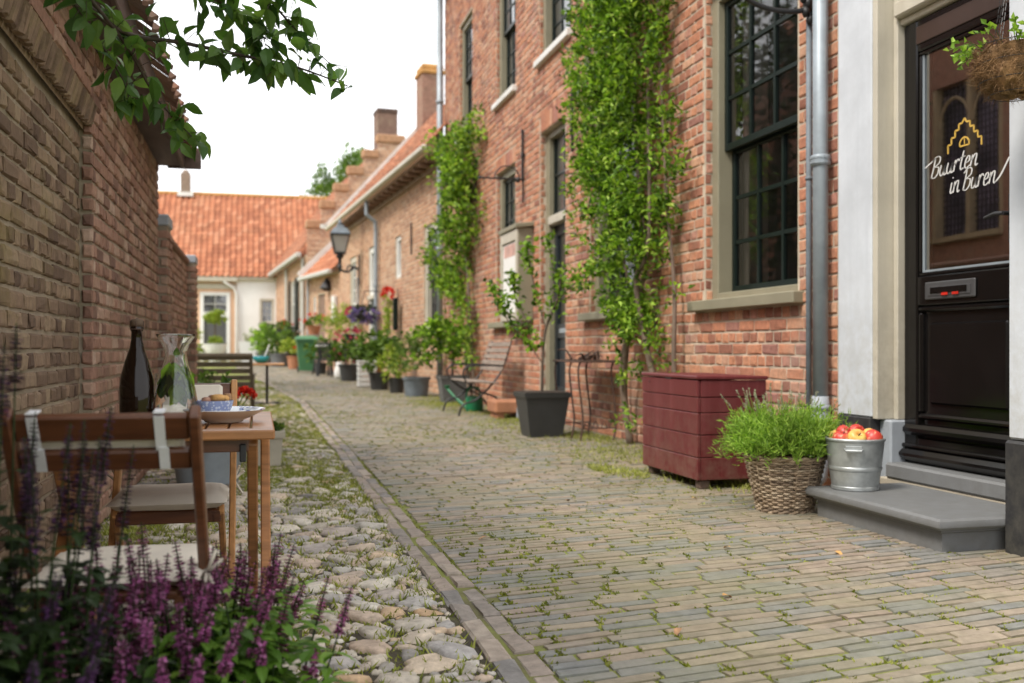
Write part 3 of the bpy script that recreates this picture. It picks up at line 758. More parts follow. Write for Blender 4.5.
    # shop front wall above and beyond, and stone sill
    ss = MB(); fr.box(ss, 3.79, 4.985, .165, .252, -.03, .30, .012); ss.build('door_sill', M['bluestone'], house)
    ss = MB(); fr.box(ss, 3.79, 5.05, .0, .163, -.02, .28, .006); ss.build('sill_bed', M['stone_joint'], house)
    # interiors
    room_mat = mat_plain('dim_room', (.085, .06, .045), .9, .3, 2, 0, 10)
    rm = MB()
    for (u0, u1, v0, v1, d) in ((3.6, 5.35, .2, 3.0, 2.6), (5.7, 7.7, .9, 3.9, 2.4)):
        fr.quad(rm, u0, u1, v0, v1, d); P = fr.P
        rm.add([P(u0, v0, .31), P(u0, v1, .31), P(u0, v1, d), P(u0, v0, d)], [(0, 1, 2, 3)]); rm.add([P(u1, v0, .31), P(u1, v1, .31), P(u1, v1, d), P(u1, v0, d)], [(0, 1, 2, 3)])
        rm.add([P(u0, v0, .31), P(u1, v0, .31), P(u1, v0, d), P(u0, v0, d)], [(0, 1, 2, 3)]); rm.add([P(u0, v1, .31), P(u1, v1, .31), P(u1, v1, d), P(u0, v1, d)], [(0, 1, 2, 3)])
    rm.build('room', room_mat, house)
    ct = MB()      # cream inner shutters folded back beside the big window
    fr.box(ct, 6.06, 6.13, 1.36, 3.62, .27, .42, .01); fr.box(ct, 7.21, 7.29, 1.36, 3.62, .27, .46, .01)
    ct.build('inner_shutter', M['cream'], house)

def smooth_line(pts, n=6):
    out = []
    for i in range(len(pts) - 1):
        p0 = pts[max(i - 1, 0)]; p1 = pts[i]; p2 = pts[i + 1]; p3 = pts[min(i + 2, len(pts) - 1)]
        for k in range(n):
            t = k / n
            out.append(tuple(.5 * (2 * p1[q] + (p2[q] - p0[q]) * t + (2 * p0[q] - 5 * p1[q] + 4 * p2[q] - p3[q]) * t * t + (3 * p1[q] - p0[q] - 3 * p2[q] + p3[q]) * t ** 3) for q in (0, 1)))
    out.append(pts[-1]); return out
GLY = {
 'B': (.82, [[(.12, 1.75), (.10, .9), (.02, 0)], [(-.18, 1.45), (.2, 1.82), (.62, 1.72), (.62, 1.25), (.12, .92)], [(.12, .92), (.62, .86), (.66, .35), (.35, -.02), (0, .08)]]),
 'u': (.66, [[(.02, .95), (-.02, .35), (.14, .0), (.36, .2), (.46, .95)], [(.46, .95), (.42, .25), (.52, 0), (.68, .15)]]),
 'r': (.50, [[(.02, 1.0), (.02, 0)], [(.03, .55), (.2, .95), (.36, .98), (.42, .82)]]),
 't': (.44, [[(.16, 1.6), (.08, .35), (.2, 0), (.42, .12)], [(-.1, 1.02), (.42, 1.1)]]),
 'e': (.54, [[(.04, .45), (.36, .58), (.36, .92), (.18, .98), (.02, .6), (.06, .1), (.26, 0), (.54, .22)]]),
 'n': (.66, [[(.02, .98), (.0, 0)], [(.02, .5), (.22, .95), (.42, .92), (.42, .3), (.5, 0), (.68, .15)]]),
 'i': (.30, [[(.04, .95), (.02, .2), (.12, 0), (.28, .15)], [(.08, 1.3), (.10, 1.38)]]),
}
M['gold'] = mat_plain('gold_paint', (.62, .40, .08), .5, .1, 5, 0, 10)
def lettering(leaf, fr, d):
    mb = MB()
    def stroke(pts, x0, z0, s, sx, w=.10):
        line = smooth_line([(p[0] + p[1] * .22, p[1]) for p in pts]); n = len(line); L = []
        for i, p in enumerate(line):
            q0, q1 = line[max(i - 1, 0)], line[min(i + 1, n - 1)]
            dx, dy = q1[0] - q0[0], q1[1] - q0[1]; l = math.hypot(dx, dy) or 1; dx /= l; dy /= l
            ww = w * (.55 + .75 * abs(dy)) * (1 if 0 < i < n - 1 else .5)
            L.append((p[0] - dy * ww / 2, p[1] + dx * ww / 2)); L.append((p[0] + dy * ww / 2, p[1] - dx * ww / 2))
        vs = [fr.P(x0 - x * s * sx, z0 + z * s, d) for (x, z) in L]
        mb.add(vs, [(2 * i, 2 * i + 1, 2 * i + 3, 2 * i + 2) for i in range(n - 1)])
    def word(txt, u, z, s, slope, sx):
        x = 0
        for ch in txt:
            if ch == ' ': x += .35; continue
            adv, st = GLY[ch]
            for p in st: stroke(p, u - x * s * sx, z + x * s * slope, s, sx)
            x += adv + .07
        return u - x * s * sx, z + x * s * slope
    u, z = word('Buurten', 4.80, 1.838, .061, .05, 1.28)
    stroke([(-1.0, .95), (-.5, 1.25), (.1, 1.62)], 4.80, 1.835, .066, 1.32, .12)
    u, z = word('in Buren', 4.645, 1.732, .061, .02, 1.15)
    stroke([(-.08, .05), (.3, .5), (.8, 1.7)], u, z, .066, 1.2, .12)
    mb.build('lettering', M['pot_white'], leaf)
    gb = MB(); uc, zb = 4.53, 1.975     # stepped gable emblem, drawn as a gold line
    st = [(.150, -.035), (.150, .025), (.118, .025), (.118, .07), (.084, .07), (.084, .115), (.05, .115), (.05, .155), (.02, .155), (0, .185)]
    L = [(uc + a * .86, zb + b * .75) for a, b in st] + [(uc - a * .86, zb + b * .75) for a, b in st[::-1][1:]]
    for a, b in zip(L, L[1:]): gb.bar(fr.P(a[0], a[1], d), fr.P(b[0], b[1], d), .002, .009, up=fr.V if abs(a[1] - b[1]) < .01 else fr.U)
    gb.build('gable_emblem', M['gold'], leaf); gb = MB()
    st = [(.036, 0), (.036, .02), (.02, .038), (0, .045)]
    L = [(uc - .0 + a, zb - .005 + b) for a, b in st] + [(uc - a, zb - .005 + b) for a, b in st[::-1][1:]] + [(uc + .036, zb - .005)]
    for a, b in zip(L, L[1:]): gb.bar(fr.P(a[0], a[1], d), fr.P(b[0], b[1], d), .002, .008, up=fr.V if abs(a[1] - b[1]) < .01 else fr.U)
    gb.bar(fr.P(uc, zb - .005, d), fr.P(uc, zb + .035, d), .002, .005, up=fr.U)
    gb.build('emblem_arch', M['gold'], leaf)
make_house()
# ------------------------------------------------------------------ lower houses further down the lane
def houses_beyond():
    h2 = thing('row_house', 'low brick house with white-framed barred window, corbelled gutter and orange pantile roof', 'house', (W, 18.93, 0), rad(3.86))
    fr = Fr((0, 0, 0), (0, 1, 0), (0, 0, 1), (-1, 0, 0)); L = 13.7
    H = [(.50, 1.75, 1.27, 3.42), (4.1, 4.75, 2.55, 3.55), (7.25, 8.35, .25, 3.6), (10.4, 11.6, .3, 3.6)]
    wl = MB(); backing(wl, fr, 0.02, L, -.1, 4.75, H)
    for h in H: reveal(wl, fr, *h, .2)
    w = wl.build('wall', M['mortar'], h2)
    b = MB(); bricks(b, fr, 0.02, L, 0, 4.7, holes=H, bl=.22, bh=.075); b.build('brickwork', M['brick_far'], w)
    window(h2, fr, *H[0], rv=.03, fw=.13, cols=4, rows=(4, 4), split=.5, fm='cream', sm='iron', pm='pane_far', sil=(.05, .05, .08, .06), sillm='cream', bar=.03)
    window(h2, fr, *H[1], rv=.03, fw=.13, cols=1, rows=(1, 1), split=1, fm='white', sm='cream', pm='pane_far', sill=False)
    window(h2, fr, H[2][0], H[2][1], 2.3, 3.6, rv=.03, fw=.16, cols=1, rows=(2, 2), split=1, fm='white', sm='cream', pm='pane_far', sil=(0, 0, .1, .05), sillm='cream')
    mb = MB(); u0, u1 = H[2][:2]; fr.box(mb, u0, u0 + .2, .2, 2.2, .02, .2); fr.box(mb, u1 - .2, u1, .2, 2.2, .02, .2); df = mb.build('door_frame', M['white'], h2)
    mb = MB(); fr.box(mb, u0 + .2, u1 - .2, .2, 2.2, .1, .15); 
    for k in range(4): fr.box(mb, u0 + .22 + k * .17, u0 + .36 + k * .17, .3, 2.1, .085, .1)
    d = mb.build('door', mat_plain('bottle_green_paint', (.01, .06, .045), .4, .2, 4, .05, 30), h2)
    window(h2, fr, *H[3], rv=.03, fw=.16, cols=2, rows=(3, 3), split=.6, fm='cream', sm='white', pm='pane_far', sil=(.03, .03, .08, .05), sillm='cream')
    mb = MB(); fr.box(mb, 2.85, 2.88, 2.95, 3.65, -.05, -.02); mb.build('wall_anchor', M['iron'], h2)
    # roof, corbels, gutter
    rf = MB(); pantiles(rf, (-.38, -.3, 4.78), (0, 1, 0), (3.2, 0, 3.55), L + .3, 4.85); r = rf.build('roof', M['roof_old'], h2)
    g = MB(); g.box((-.40, L / 2, 4.72), (.15, L + .1, .13), bev=.03); g.build('gutter', M['cream'], r)
    g = MB(); g.box((-.1, L / 2, 4.62), (.44, L, .05)); g.box((-.02, L / 2, 4.50), (.10, L, .14), bev=.02)
    for k in range(24): g.box((-.18, .3 + k * .57, 4.545), (.28, .09, .09), bev=.02)
    g.build('cornice', mat_plain('brown_cornice', (.26, .17, .12), .8, .2, 5, .2, 30), r)
    v = MB(); v.bar((-.45, L + .02, 4.78), (2.9, L + .02, 8.50), .10, .16); v.bar((-.1, L - .55, 4.98), (2.7, L - .55, 8.1), .10, .10); v.bar((-.62, L + .02, 4.80), (-.4, L + .02, 4.80), .10, .14); v.build('verge_board', M['white'], r)
    gw = MB(); gw.add([(0, L, 0), (6, L, 0), (6, L, 5), (2.9, L, 8.2), (0, L, 4.7)], [(0, 1, 2, 3, 4)]); gw.build('gable_wall', M['brick_far'], h2)
    ch = MB(); ch.box((2.85, 13.2, 8.8), (.70, .9, 1.9)); c = ch.build('chimney', mat_wall('chimney_brick', (.27, .155, .115)), h2)
    ch = MB(); ch.box((2.85, 13.2, 9.8), (.82, 1.02, .14), bev=.03); ch.box((2.85, 13.2, 9.97), (.72, .9, .18), bev=.04); ch.build('chimney_cap', M['ridge'], c)
    p = MB(); y = 6.75; gutter_pipe(p, [(-.34, y, 4.66), (-.34, y, 4.3), (-.12, y - .02, 4.12), (-.10, y, 3.9), (-.10, y, .25)], .055, [(-.10, y, 2.5), (-.10, y, 1.1)]); p.build('downpipe', M['zinc'], h2)
    p = MB(); gutter_pipe(p, [(-.08, 9.65, 2.9), (-.08, 9.65, .2)], .03); p.build('downpipe', M['zinc'], h2)
    # annex ---------------------------------------------------
    a = thing('annex', 'small brick lean-to with brown plank door between the low house and the stepped gable', 'outbuilding', (2.56, 32.66, 0), rad(10.7))
    L = 4.3; HH = [(1.9, 2.85, .2, 2.75), (3.15, 3.5, 1.9, 2.7)]
    wl = MB(); backing(wl, fr, 0.02, L, -.1, 3.4, HH); 
    for h in HH: reveal(wl, fr, *h, .2)
    w = wl.build('wall', M['mortar'], a); b = MB(); bricks(b, fr, .02, L, 0, 3.36, holes=HH, bl=.22, bh=.075); b.build('brickwork', M['brick_far'], w)
    mb = MB()
    for k in range(6): fr.box(mb, 1.905 + k * .158, 2.055 + k * .158, .2, 2.74, .06, .1)
    mb.build('door', mat_plain('brown_door_paint', (.20, .125, .09), .7, .2, 5, .2, 30), a)
    window(a, fr, *HH[1], rv=.03, fw=.06, cols=1, rows=(1, 1), split=1, fm='white', sm='white', pm='pane_far', sill=False)
    rf = MB(); pantiles(rf, (-.30, 0, 3.42), (0, 1, 0), (2.4, 0, 2.35), L, 3.4); r = rf.build('roof', M['roof'], a)
    g = MB(); g.box((-.33, L / 2, 3.37), (.16, L, .15), bev=.03); g.build('gutter', M['grey_frame'], r)
    g = MB(); g.bar((-.35, L - .06, 3.5), (2.1, L - .06, 5.9), .08, .2); g.build('flashing', M['white'], r)
    p = MB(); gutter_pipe(p, [(-.1, 3.95, 3.35), (-.1, 3.95, .2)], .045); p.build('downpipe', M['zinc'], a)
    p = MB(); fr.box(p, .25, .55, 1.75, 2.6, -.14, -.015, .02); m = p.build('meter_box', M['white'], a)
    # stepped gable house ---------------------------------------
    s = thing('gabled_house', 'brick house with stepped gable and dark shuttered windows near the end of the lane', 'house', (1.72, 37.02, 0), rad(4.7))
    L = 11.5; HH = [(.9, 2.2, 1.6, 3.6), (3.3, 5.0, 1.6, 3.6), (6.2, 7.1, .3, 2.6)]
    wl = MB(); backing(wl, fr, 0.0, L, -.1, 4.3, HH)
    for h in HH: reveal(wl, fr, *h, .2)
    steps = [(0, .5, 5.41), (.5, 1.0, 6.15), (1.0, 1.5, 6.8), (1.5, 2.06, 7.45), (2.06, 2.6, 8.1), (2.6, 3.6, 8.7), (3.6, 4.14, 8.1), (4.14, 4.7, 7.45), (4.7, 5.2, 6.8), (5.2, 6.2, 5.4)]
    fg = Fr((0, 0, 0), (1, 0, 0), (0, 0, 1), (0, -1, 0))
    for (x0, x1, z) in steps: fg.quad(wl, x0, x1, 0, z, 0)
    w = wl.build('wall', M['mortar'], s)
    b = MB(); bricks(b, fr, 0, L, 0, 4.25, holes=HH, bl=.22, bh=.075)
    for (x0, x1, z) in steps[:7]: bricks(b, fg, x0, x1, 2.6, z, bl=.22, bh=.075)
    b.build('brickwork', M['brick_far'], w)
    cpm = mat_wall('coping_brick', (.42, .24, .14))
    for (x0, x1, z) in steps: cp = MB(); cp.box(((x0 + x1) / 2, .12, z + .0), (x1 - x0 + .06, .40, .30), bev=.03); cp.build('gable_coping', cpm, s)
    for h in HH[:2]: window(s, fr, *h, rv=.03, fw=.10, cols=2, rows=(2, 2), split=.55, fm='grey_frame', sm='white', pm='pane_far', sil=(.03, .03, .08, .05), sillm='bluestone')
    for h in HH[:2]:
        for (q0, q1) in ((h[0] - .42, h[0] - .04), (h[1] + .04, h[1] + .42)):
            m = MB(); fr.box(m, q0, q1, h[2] - .02, h[3] + .05, -.06, -.015, .01); fr.box(m, q0 + .06, q1 - .06, h[2] + .1, h[3] - .1, -.075, -.06, .01); m.build('shutter', M['sash'], s)
    m = MB(); u0, u1 = HH[2][:2]; fr.box(m, u0, u1, .2, 2.6, .06, .12); m.build('door', M['door_blue'], s)
    rf = MB(); pantiles(rf, (-.3, .35, 4.35), (0, 1, 0), (2.4, 0, 3.2), L, 5.3); r = rf.build('roof', M['roof_old'], s)
    g = MB(); g.box((-.3, L / 2, 4.28), (.2, L, .18), bev=.03); g.build('gutter', M['grey_frame'], r)
    p = MB(); gutter_pipe(p, [(-.1, .35, 4.2), (-.1, .35, .2)], .06); gutter_pipe(p, [(-.1, 5.8, 4.2), (-.1, 5.8, .2)], .06); p.build('downpipe', M['grey_frame'], s)
    ch = MB(); ch.box((3.08, .9, 9.0), (.76, .8, 1.7)); c = ch.build('chimney', mat_wall('chimney_brick_dark', (.19, .12, .095)), s)
    ch = MB(); ch.box((3.08, .9, 9.86), (.80, .84, .18), bev=.02); ch.build('chimney_cap', M['rust'], c)
    # building across the end of the lane ------------------------
    e = thing('end_house', 'salmon and white rendered house with a long orange pantile roof closing the lane', 'house', (-2, 48, 0))
    fe = Fr((2, 0, 0), (1, 0, 0), (0, 0, 1), (0, -1, 0))
    HS = [(-2.58, -1.25, .3, 3.47)]; m = MB(); backing(m, fe, -6.5, -.94, 0, 4.2, HS)
    for h in HS: reveal(m, fe, *h, .2)
    m.build('salmon_wall', M['salmon'], e)
    HW = [(.06, .74, 2.06, 3.2)]; m = MB(); backing(m, fe, -.94, 3.2, 0, 4.2, HW, -.06)
    for h in HW: reveal(m, fe, *h, .2)
    m.add([fe.P(-.94, 0, -.06), fe.P(-.94, 4.2, -.06), fe.P(-.94, 4.2, .1), fe.P(-.94, 0, .1)], [(0, 1, 2, 3)]); m.build('white_wall', M['white_render'], e)
    m = MB(); fe.box(m, -6.5, -.96, 3.62, 3.86, -.05, .05, .01); fe.box(m, -6.5, -.9, 3.95, 4.2, -.30, .0, .03); fe.box(m, -.9, 3.2, 4.05, 4.2, -.28, .0, .03); m.build('cornice', M['cream'], e)
    m = MB(); u0, u1 = HS[0][:2]; fe.box(m, u0, u0 + .16, .3, 3.47, -.03, .14); fe.box(m, u1 - .16, u1, .3, 3.47, -.03, .14); fe.box(m, u0 + .16, u1 - .16, 3.32, 3.47, -.028, .14); fe.box(m, u0 + .16, u1 - .16, 2.34, 2.56, -.026, .14); df = m.build('door_frame', M['white_render'], e)
    m = MB(); fe.quad(m, u0 + .16, u1 - .16, 2.56, 3.32, .1); m.build('transom_glass', M['pane_far'], df)
    m = MB(); fe.box(m, (u0 + u1) / 2 - .02, (u0 + u1) / 2 + .02, 2.56, 3.32, .06, .09); fe.box(m, u0 + .16, u1 - .16, 2.9, 2.95, .062, .09); m.build('transom_bar', M['grey_frame'], df)
    m = MB(); fe.box(m, u0 + .16, u1 - .16, .3, 2.34, .06, .12); fe.box(m, u0 + .3, u1 - .3, 1.4, 2.2, .045, .06, .01); fe.box(m, u0 + .3, u1 - .3, .5, 1.2, .045, .06, .01); m.build('door', mat_plain('dark_grey_door', (.10, .10, .105), .4, .1, 4, .03, 30), e)
    window(e, Fr(fe.P(0, 0, -.06), fe.U, fe.V, fe.N), *HW[0], rv=.0, fw=.10, cols=2, rows=(3, 1), split=1, fm='cream', sm='grey_frame', pm='pane_far', sil=(.04, .04, .08, .06), sillm='cream')
    m = MB(); gutter_pipe(m, [(.35 + .02 - .0, -.2, 4.1), (.55, -.25, 3.9), (.95, -.16, 3.62), (1.03, -.16, 3.4), (1.03, -.16, .3)], .06); m.build('downpipe', M['white'], e)
    rf = MB(); pantiles(rf, (-4.6, -.32, 4.2), (1, 0, 0), (0, 4.8, 4.42), 10.6, 6.5, w=.26, c=.34, amp=.05); r = rf.build('roof', M['roof'], e)
    m = MB(); m.tube([(-4.6, 4.5, 8.62), (6.0, 4.5, 8.62)], .11, 8)
    m.add([(-4.6, 4.5, 8.6), (6.0, 4.5, 8.6), (6.0, 9, 4.2), (-4.6, 9, 4.2)], [(0, 1, 2, 3)]); m.build('ridge', M['ridge'], r)
    m = MB(); m.box((-1.5, 4.45, 9.05), (.46, .5, 1.1)); m.lathe([(.2, 9.6), (.15, 9.75), (.08, 9.8)], (-1.5, 4.45, 0), 10); c = m.build('chimney', mat_wall('grey_chimney_brick', (.24, .18, .14)), e)
    m = MB(); m.box((-1.5, 4.25, 8.55), (.74, .3, .2)); m.build('chimney_flashing', M['white'], c)
def mat_wall(name, c):
    return mat_island(name, [(0, tuple(x * .9 for x in c)), (1, c)], var=.35, scale=9, tint=(.3, .24, .17), tscale=2.5, tr=(.5, .7), tamt=.5, bmp=.4, bscale=18)
houses_beyond()

# ------------------------------------------------------------------ weathered outbuilding and garden wall on the left
def left_side():
    X = -.776
    b = thing('outbuilding', 'weathered brown brick outbuilding with bricked-up niche and tiled eave along the left', 'outbuilding', (X, 4.5, 0))
    fn = Fr((-.835, 0, 0), (0, 1, 0), (0, 0, 1), (1, 0, 0)); ff = Fr((X, 0, 0), (0, 1, 0), (0, 0, 1), (1, 0, 0))
    m = MB(); backing(m, fn, .3, 5.2, -.05, 2.15, (), .004); backing(m, ff, 5.17, 8.42, -.05, 2.42, (), .004); backing(m, ff, .3, 5.17, 2.12, 2.42, (), .004)
    m.add([(-.835, 5.174, -.05), (X, 5.174, -.05), (X, 5.174, 2.42), (-.835, 5.174, 2.42)], [(0, 1, 2, 3)])
    m.add([(X, 8.42, -.05), (-3.4, 8.42, -.05), (-3.4, 8.42, 2.42), (X, 8.42, 2.42)], [(0, 1, 2, 3)])
    m.add([(X, .3, -.05), (-3.4, .3, -.05), (-3.4, .3, 2.42), (X, .3, 2.42)], [(0, 1, 2, 3)])
    w = HB2(m, 'wall', M['mortar_left'], b)
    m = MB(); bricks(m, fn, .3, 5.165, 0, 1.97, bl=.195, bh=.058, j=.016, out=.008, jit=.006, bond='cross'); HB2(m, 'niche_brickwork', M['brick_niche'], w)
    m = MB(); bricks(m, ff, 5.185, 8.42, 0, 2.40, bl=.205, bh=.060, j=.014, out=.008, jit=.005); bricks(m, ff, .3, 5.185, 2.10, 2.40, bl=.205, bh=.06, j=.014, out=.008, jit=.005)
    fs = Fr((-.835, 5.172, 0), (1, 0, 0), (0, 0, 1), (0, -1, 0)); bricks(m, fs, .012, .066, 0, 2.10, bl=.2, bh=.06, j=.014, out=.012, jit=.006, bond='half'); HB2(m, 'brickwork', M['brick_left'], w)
    m = MB(); fo = Fr((-.80, 0, 1.965), (0, 1, 0), V(.035, 0, .13), V(.13, 0, -.035)); soldier(m, fo, .3, 5.17, 0, .115, w=.052, j=.014, out=.022); 
    m.add([(-.815, .3, 1.95), (-.815, 5.17, 1.95), (-.775, 5.17, 2.12), (-.775, .3, 2.12)], [(0, 1, 2, 3)]); HB2(m, 'soldier_course', M['brick_niche'], w)
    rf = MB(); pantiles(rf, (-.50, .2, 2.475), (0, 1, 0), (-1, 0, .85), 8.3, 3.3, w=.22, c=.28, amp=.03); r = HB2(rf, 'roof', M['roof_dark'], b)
    m = MB(); m.box((-.585, 4.35, 2.405), (.03, 8.2, .13), bev=.005); m.box((-.685, 4.35, 2.372), (.17, 8.19, .025)); HB2(m, 'eave_board', mat_plain('aubergine_board', (.085, .058, .055), .6, .3, 4, .2, 40, stretch=(6, 1, 6)), r)
    m = MB(); m.box((-.575, 8.46, 2.43), (.26, .03, .17), bev=.004); HB2(m, 'barge_board', M['wood_dark'], r)
    # garden wall beyond
    g = thing('garden_wall', 'lower brown brick garden wall with grey capped piers beyond the outbuilding', 'wall', (-.8, 10.5, 0))
    f = Fr((-.80, 0, 0), (0, 1, 0), (0, 0, 1), (1, 0, 0)); m = MB(); m.box((-.915, 10.5, .92), (.22, 3.9, 1.9)); w = HB2(m, 'wall', M['mortar_left'], g)
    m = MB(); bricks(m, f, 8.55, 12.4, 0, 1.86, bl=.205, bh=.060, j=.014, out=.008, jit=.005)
    for y in (8.66, 12.3):
        m2 = MB(); m2.box((-.86, y, .95), (.30, .36, 1.9)); p = HB2(m2, 'pier', M['mortar_left'], g)
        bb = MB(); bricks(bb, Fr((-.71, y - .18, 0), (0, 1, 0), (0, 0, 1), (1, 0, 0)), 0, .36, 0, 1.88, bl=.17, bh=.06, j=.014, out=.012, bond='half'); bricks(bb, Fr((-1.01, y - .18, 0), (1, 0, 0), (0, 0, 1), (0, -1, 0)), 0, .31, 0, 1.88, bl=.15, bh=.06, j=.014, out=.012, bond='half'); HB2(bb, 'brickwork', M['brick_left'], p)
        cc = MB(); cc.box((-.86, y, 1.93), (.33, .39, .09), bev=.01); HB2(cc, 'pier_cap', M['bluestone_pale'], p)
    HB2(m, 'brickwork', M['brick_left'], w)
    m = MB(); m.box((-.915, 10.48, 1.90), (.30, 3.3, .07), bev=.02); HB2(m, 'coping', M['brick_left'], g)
    # church opposite, seen mirrored in the shop door
    c = thing('church', 'brick church with a tall traceried window mirrored in the shop door glass', 'church', (-6, 15, 0))
    f = Fr((-6, 0, 0), (0, 1, 0), (0, 0, 1), (1, 0, 0)); hs = [(15.55, 17.55, 3.1, 6.1), (20.5, 22.5, 3.1, 6.1), (10.5, 12.5, 3.1, 6.1)]
    m = MB(); backing(m, f, 6, 26, 0, 8, hs)
    for h in hs: reveal(m, f, *h, .35)
    w = HB2(m, 'wall', mat_wall('church_brick', (.34, .17, .115)), c)
    m = MB(); pantiles(m, (-5.7, 6, 8), (0, 1, 0), (-1, 0, 1), 20, 5, w=.4, c=.5); HB2(m, 'roof', M['roof_old'], c)
    for h in hs:
        m = MB(); u0, u1 = h[:2]; uc = (u0 + u1) / 2
        f.box(m, uc - .05, uc + .05, 3.1, 6.1, .05, .25); f.box(m, u0, u0 + .12, 3.1, 6.1, .02, .3); f.box(m, u1 - .12, u1, 3.1, 6.1, .02, .3); f.box(m, u0, u1, 3.0, 3.1, -.1, .3)
        for (cx, r0) in ((u0 + .53, .42), (u1 - .53, .42)):
            m.tube([f.P(cx + r0 * math.cos(a * .3), 5.3 + r0 * 1.3 * math.sin(a * .3), .12) for a in range(0, 11)], .035, 6)
        wn = HB2(m, 'window', mat_plain('sandstone', (.42, .31, .19), .8, .15, 4, .2, 30), c)
        m = MB(); f.quad(m, u0, u1, 3.1, 6.1, .22); HB2(m, 'leaded_glass', mat_plain('lilac_glass', (.30, .24, .33), .4, .7, 2.2, .05, 10, dirt=(.12, .10, .14)), wn)
        m = MB()
        for k in range(1, 18): f.box(m, u0 + (u1 - u0) * k / 18 - .01, u0 + (u1 - u0) * k / 18 + .01, 3.1, 6.1, .18, .2)
        for k in range(1, 24): f.box(m, u0, u1, 3.1 + k * .125 - .01, 3.1 + k * .125 + .01, .17, .179)
        HB2(m, 'lattice', M['iron'], wn)
def reflected_tree():
    t = thing('lime_tree', 'green tree beside the church, seen only as a reflection in the big window', 'tree', (-4.5, 20.5, 0)); m = MB(); m.tube([(0, 0, 0), (.1, 0, 2), (0, .1, 7)], [.2, .16, .06], 8); m.build('trunk', M['bark'], t); m = MB()
    for _ in range(190):
        d = V(R.gauss(0, 1), R.gauss(0, 1), R.gauss(0, 1)).normalized(); c = V(d.x * 1.7, d.y * 3.2, 5.5 + d.z * 3.6) * R.uniform(.85, 1.0)
        for q in range(26): m.leaf(c + V(R.gauss(0, .3), R.gauss(0, .3), R.gauss(0, .3)), V(R.gauss(0, 1), R.gauss(0, 1), R.gauss(0, 1)), V(R.gauss(0, 1), R.gauss(0, 1), 1), .2, .14)
    m.build('crown', M['leaf_dark'], t)
reflected_tree()
def HB2(mb, name, mat, parent, **k): return mb.build(name, mat, parent, world=True, **k)
left_side()
# ------------------------------------------------------------------ foliage helpers
def rdir(zb=0.0):
    while True:
        v = V(R.uniform(-1, 1), R.uniform(-1, 1), R.uniform(-1, 1))
        if .05 < v.length < 1: v.normalize(); v.z += zb; return v.normalized()
def clump(mb, c, r, n, L, W, zb=.2, out=None, fold=.25, curl=.3, fine=False):
    c = Vector(c)
    for _ in range(n):
        d = rdir(zb)
        if out is not None: d = (d + Vector(out) * .8).normalized()
        p = c + rdir() * (r * R.random() ** .5)
        s = R.uniform(.65, 1.2); mb.leaf(p, d, rdir(1.2), L * s, W * s, fold, curl, fine)
def bush(mb, c, rad3, nc, per, L, W, cr=.35, zb=.3, low=-.6):
    c = Vector(c)
    for _ in range(nc):
        d = rdir(.15)
        if d.z < low: d.z = low
        k = R.uniform(.45, 1.0) if R.random() < .75 else R.uniform(0, .6)
        p = c + V(d.x * rad3[0], d.y * rad3[1], d.z * rad3[2]) * k
        clump(mb, p, cr * min(rad3) * R.uniform(.5, 1.1), per, L, W, zb, d)
def flowers(mb, c, rad3, n, r, petals=5, zb=.5):
    c = Vector(c)
    for _ in range(n):
        d = rdir(zb); p = c + V(d.x * rad3[0], d.y * rad3[1], d.z * rad3[2]) * R.uniform(.8, 1.1)
        for q in range(petals): mb.leaf(p + rdir() * r * .5, (d + rdir() * .9).normalized(), rdir(), r * 1.5, r * 1.1, .2, .4)
def square_pot(t, b, tp, h, mat, soil=True):
    m = MB(); m.frustum((0, 0, 0), b, tp, 0.0, h - .05); m.frustum((0, 0, 0), tp * 1.06, tp * 1.09, h - .05, h - .001)
    p = m.build('pot', M[mat], t)
    m = MB(); m.frustum((0, 0, 0), tp * .98, tp * .98, h - .03, h + .006); m.build('soil', M['soil'], t); return p
def round_pot(t, b, tp, h, mat):
    m = MB(); m.lathe([(b, 0), (tp * .97, h * .86), (tp * 1.05, h * .87), (tp * 1.07, h), (tp * .96, h), (tp * .94, h * .92), (0, h * .92)], seg=28)
    p = autosmooth(m.build('pot', M[mat], t)); return p
def at(x, y, dz=0): return (x + 0, y, rise(y) + dz)

# ------------------------------------------------------------------ climbers
def climber(name, label, base, stems, spots, L, W, per, stem_mat, extra=None):
    t = thing(name, label, 'climber', base)
    for pts, r in stems: m = MB(); m.tube([p for p in [(*q,) for q in smooth3(pts)]], [r * (1 - .6 * i / (len(smooth3(pts)) - 1)) for i in range(len(smooth3(pts)))], 7); m.build('stem', M[stem_mat], t, world=True, smooth=True)
    m = MB()
    for (c, r, n) in spots: clump(m, c, r, n, L, W, .25, (-.55, -.15, .2))
    m.build('foliage', M['leaf_vine'], t, world=True); 
    return t
def smooth3(pts, n=5):
    out = []
    for i in range(len(pts) - 1):
        p0, p1, p2, p3 = [Vector(q) for q in (pts[max(i - 1, 0)], pts[i], pts[i + 1], pts[min(i + 2, len(pts) - 1)])]
        for k in range(n):
            t = k / n; out.append(.5 * (2 * p1 + (p2 - p0) * t + (2 * p0 - 5 * p1 + 4 * p2 - p3) * t * t + (3 * p1 - p0 - 3 * p2 + p3) * t ** 3))
    out.append(Vector(pts[-1])); return out
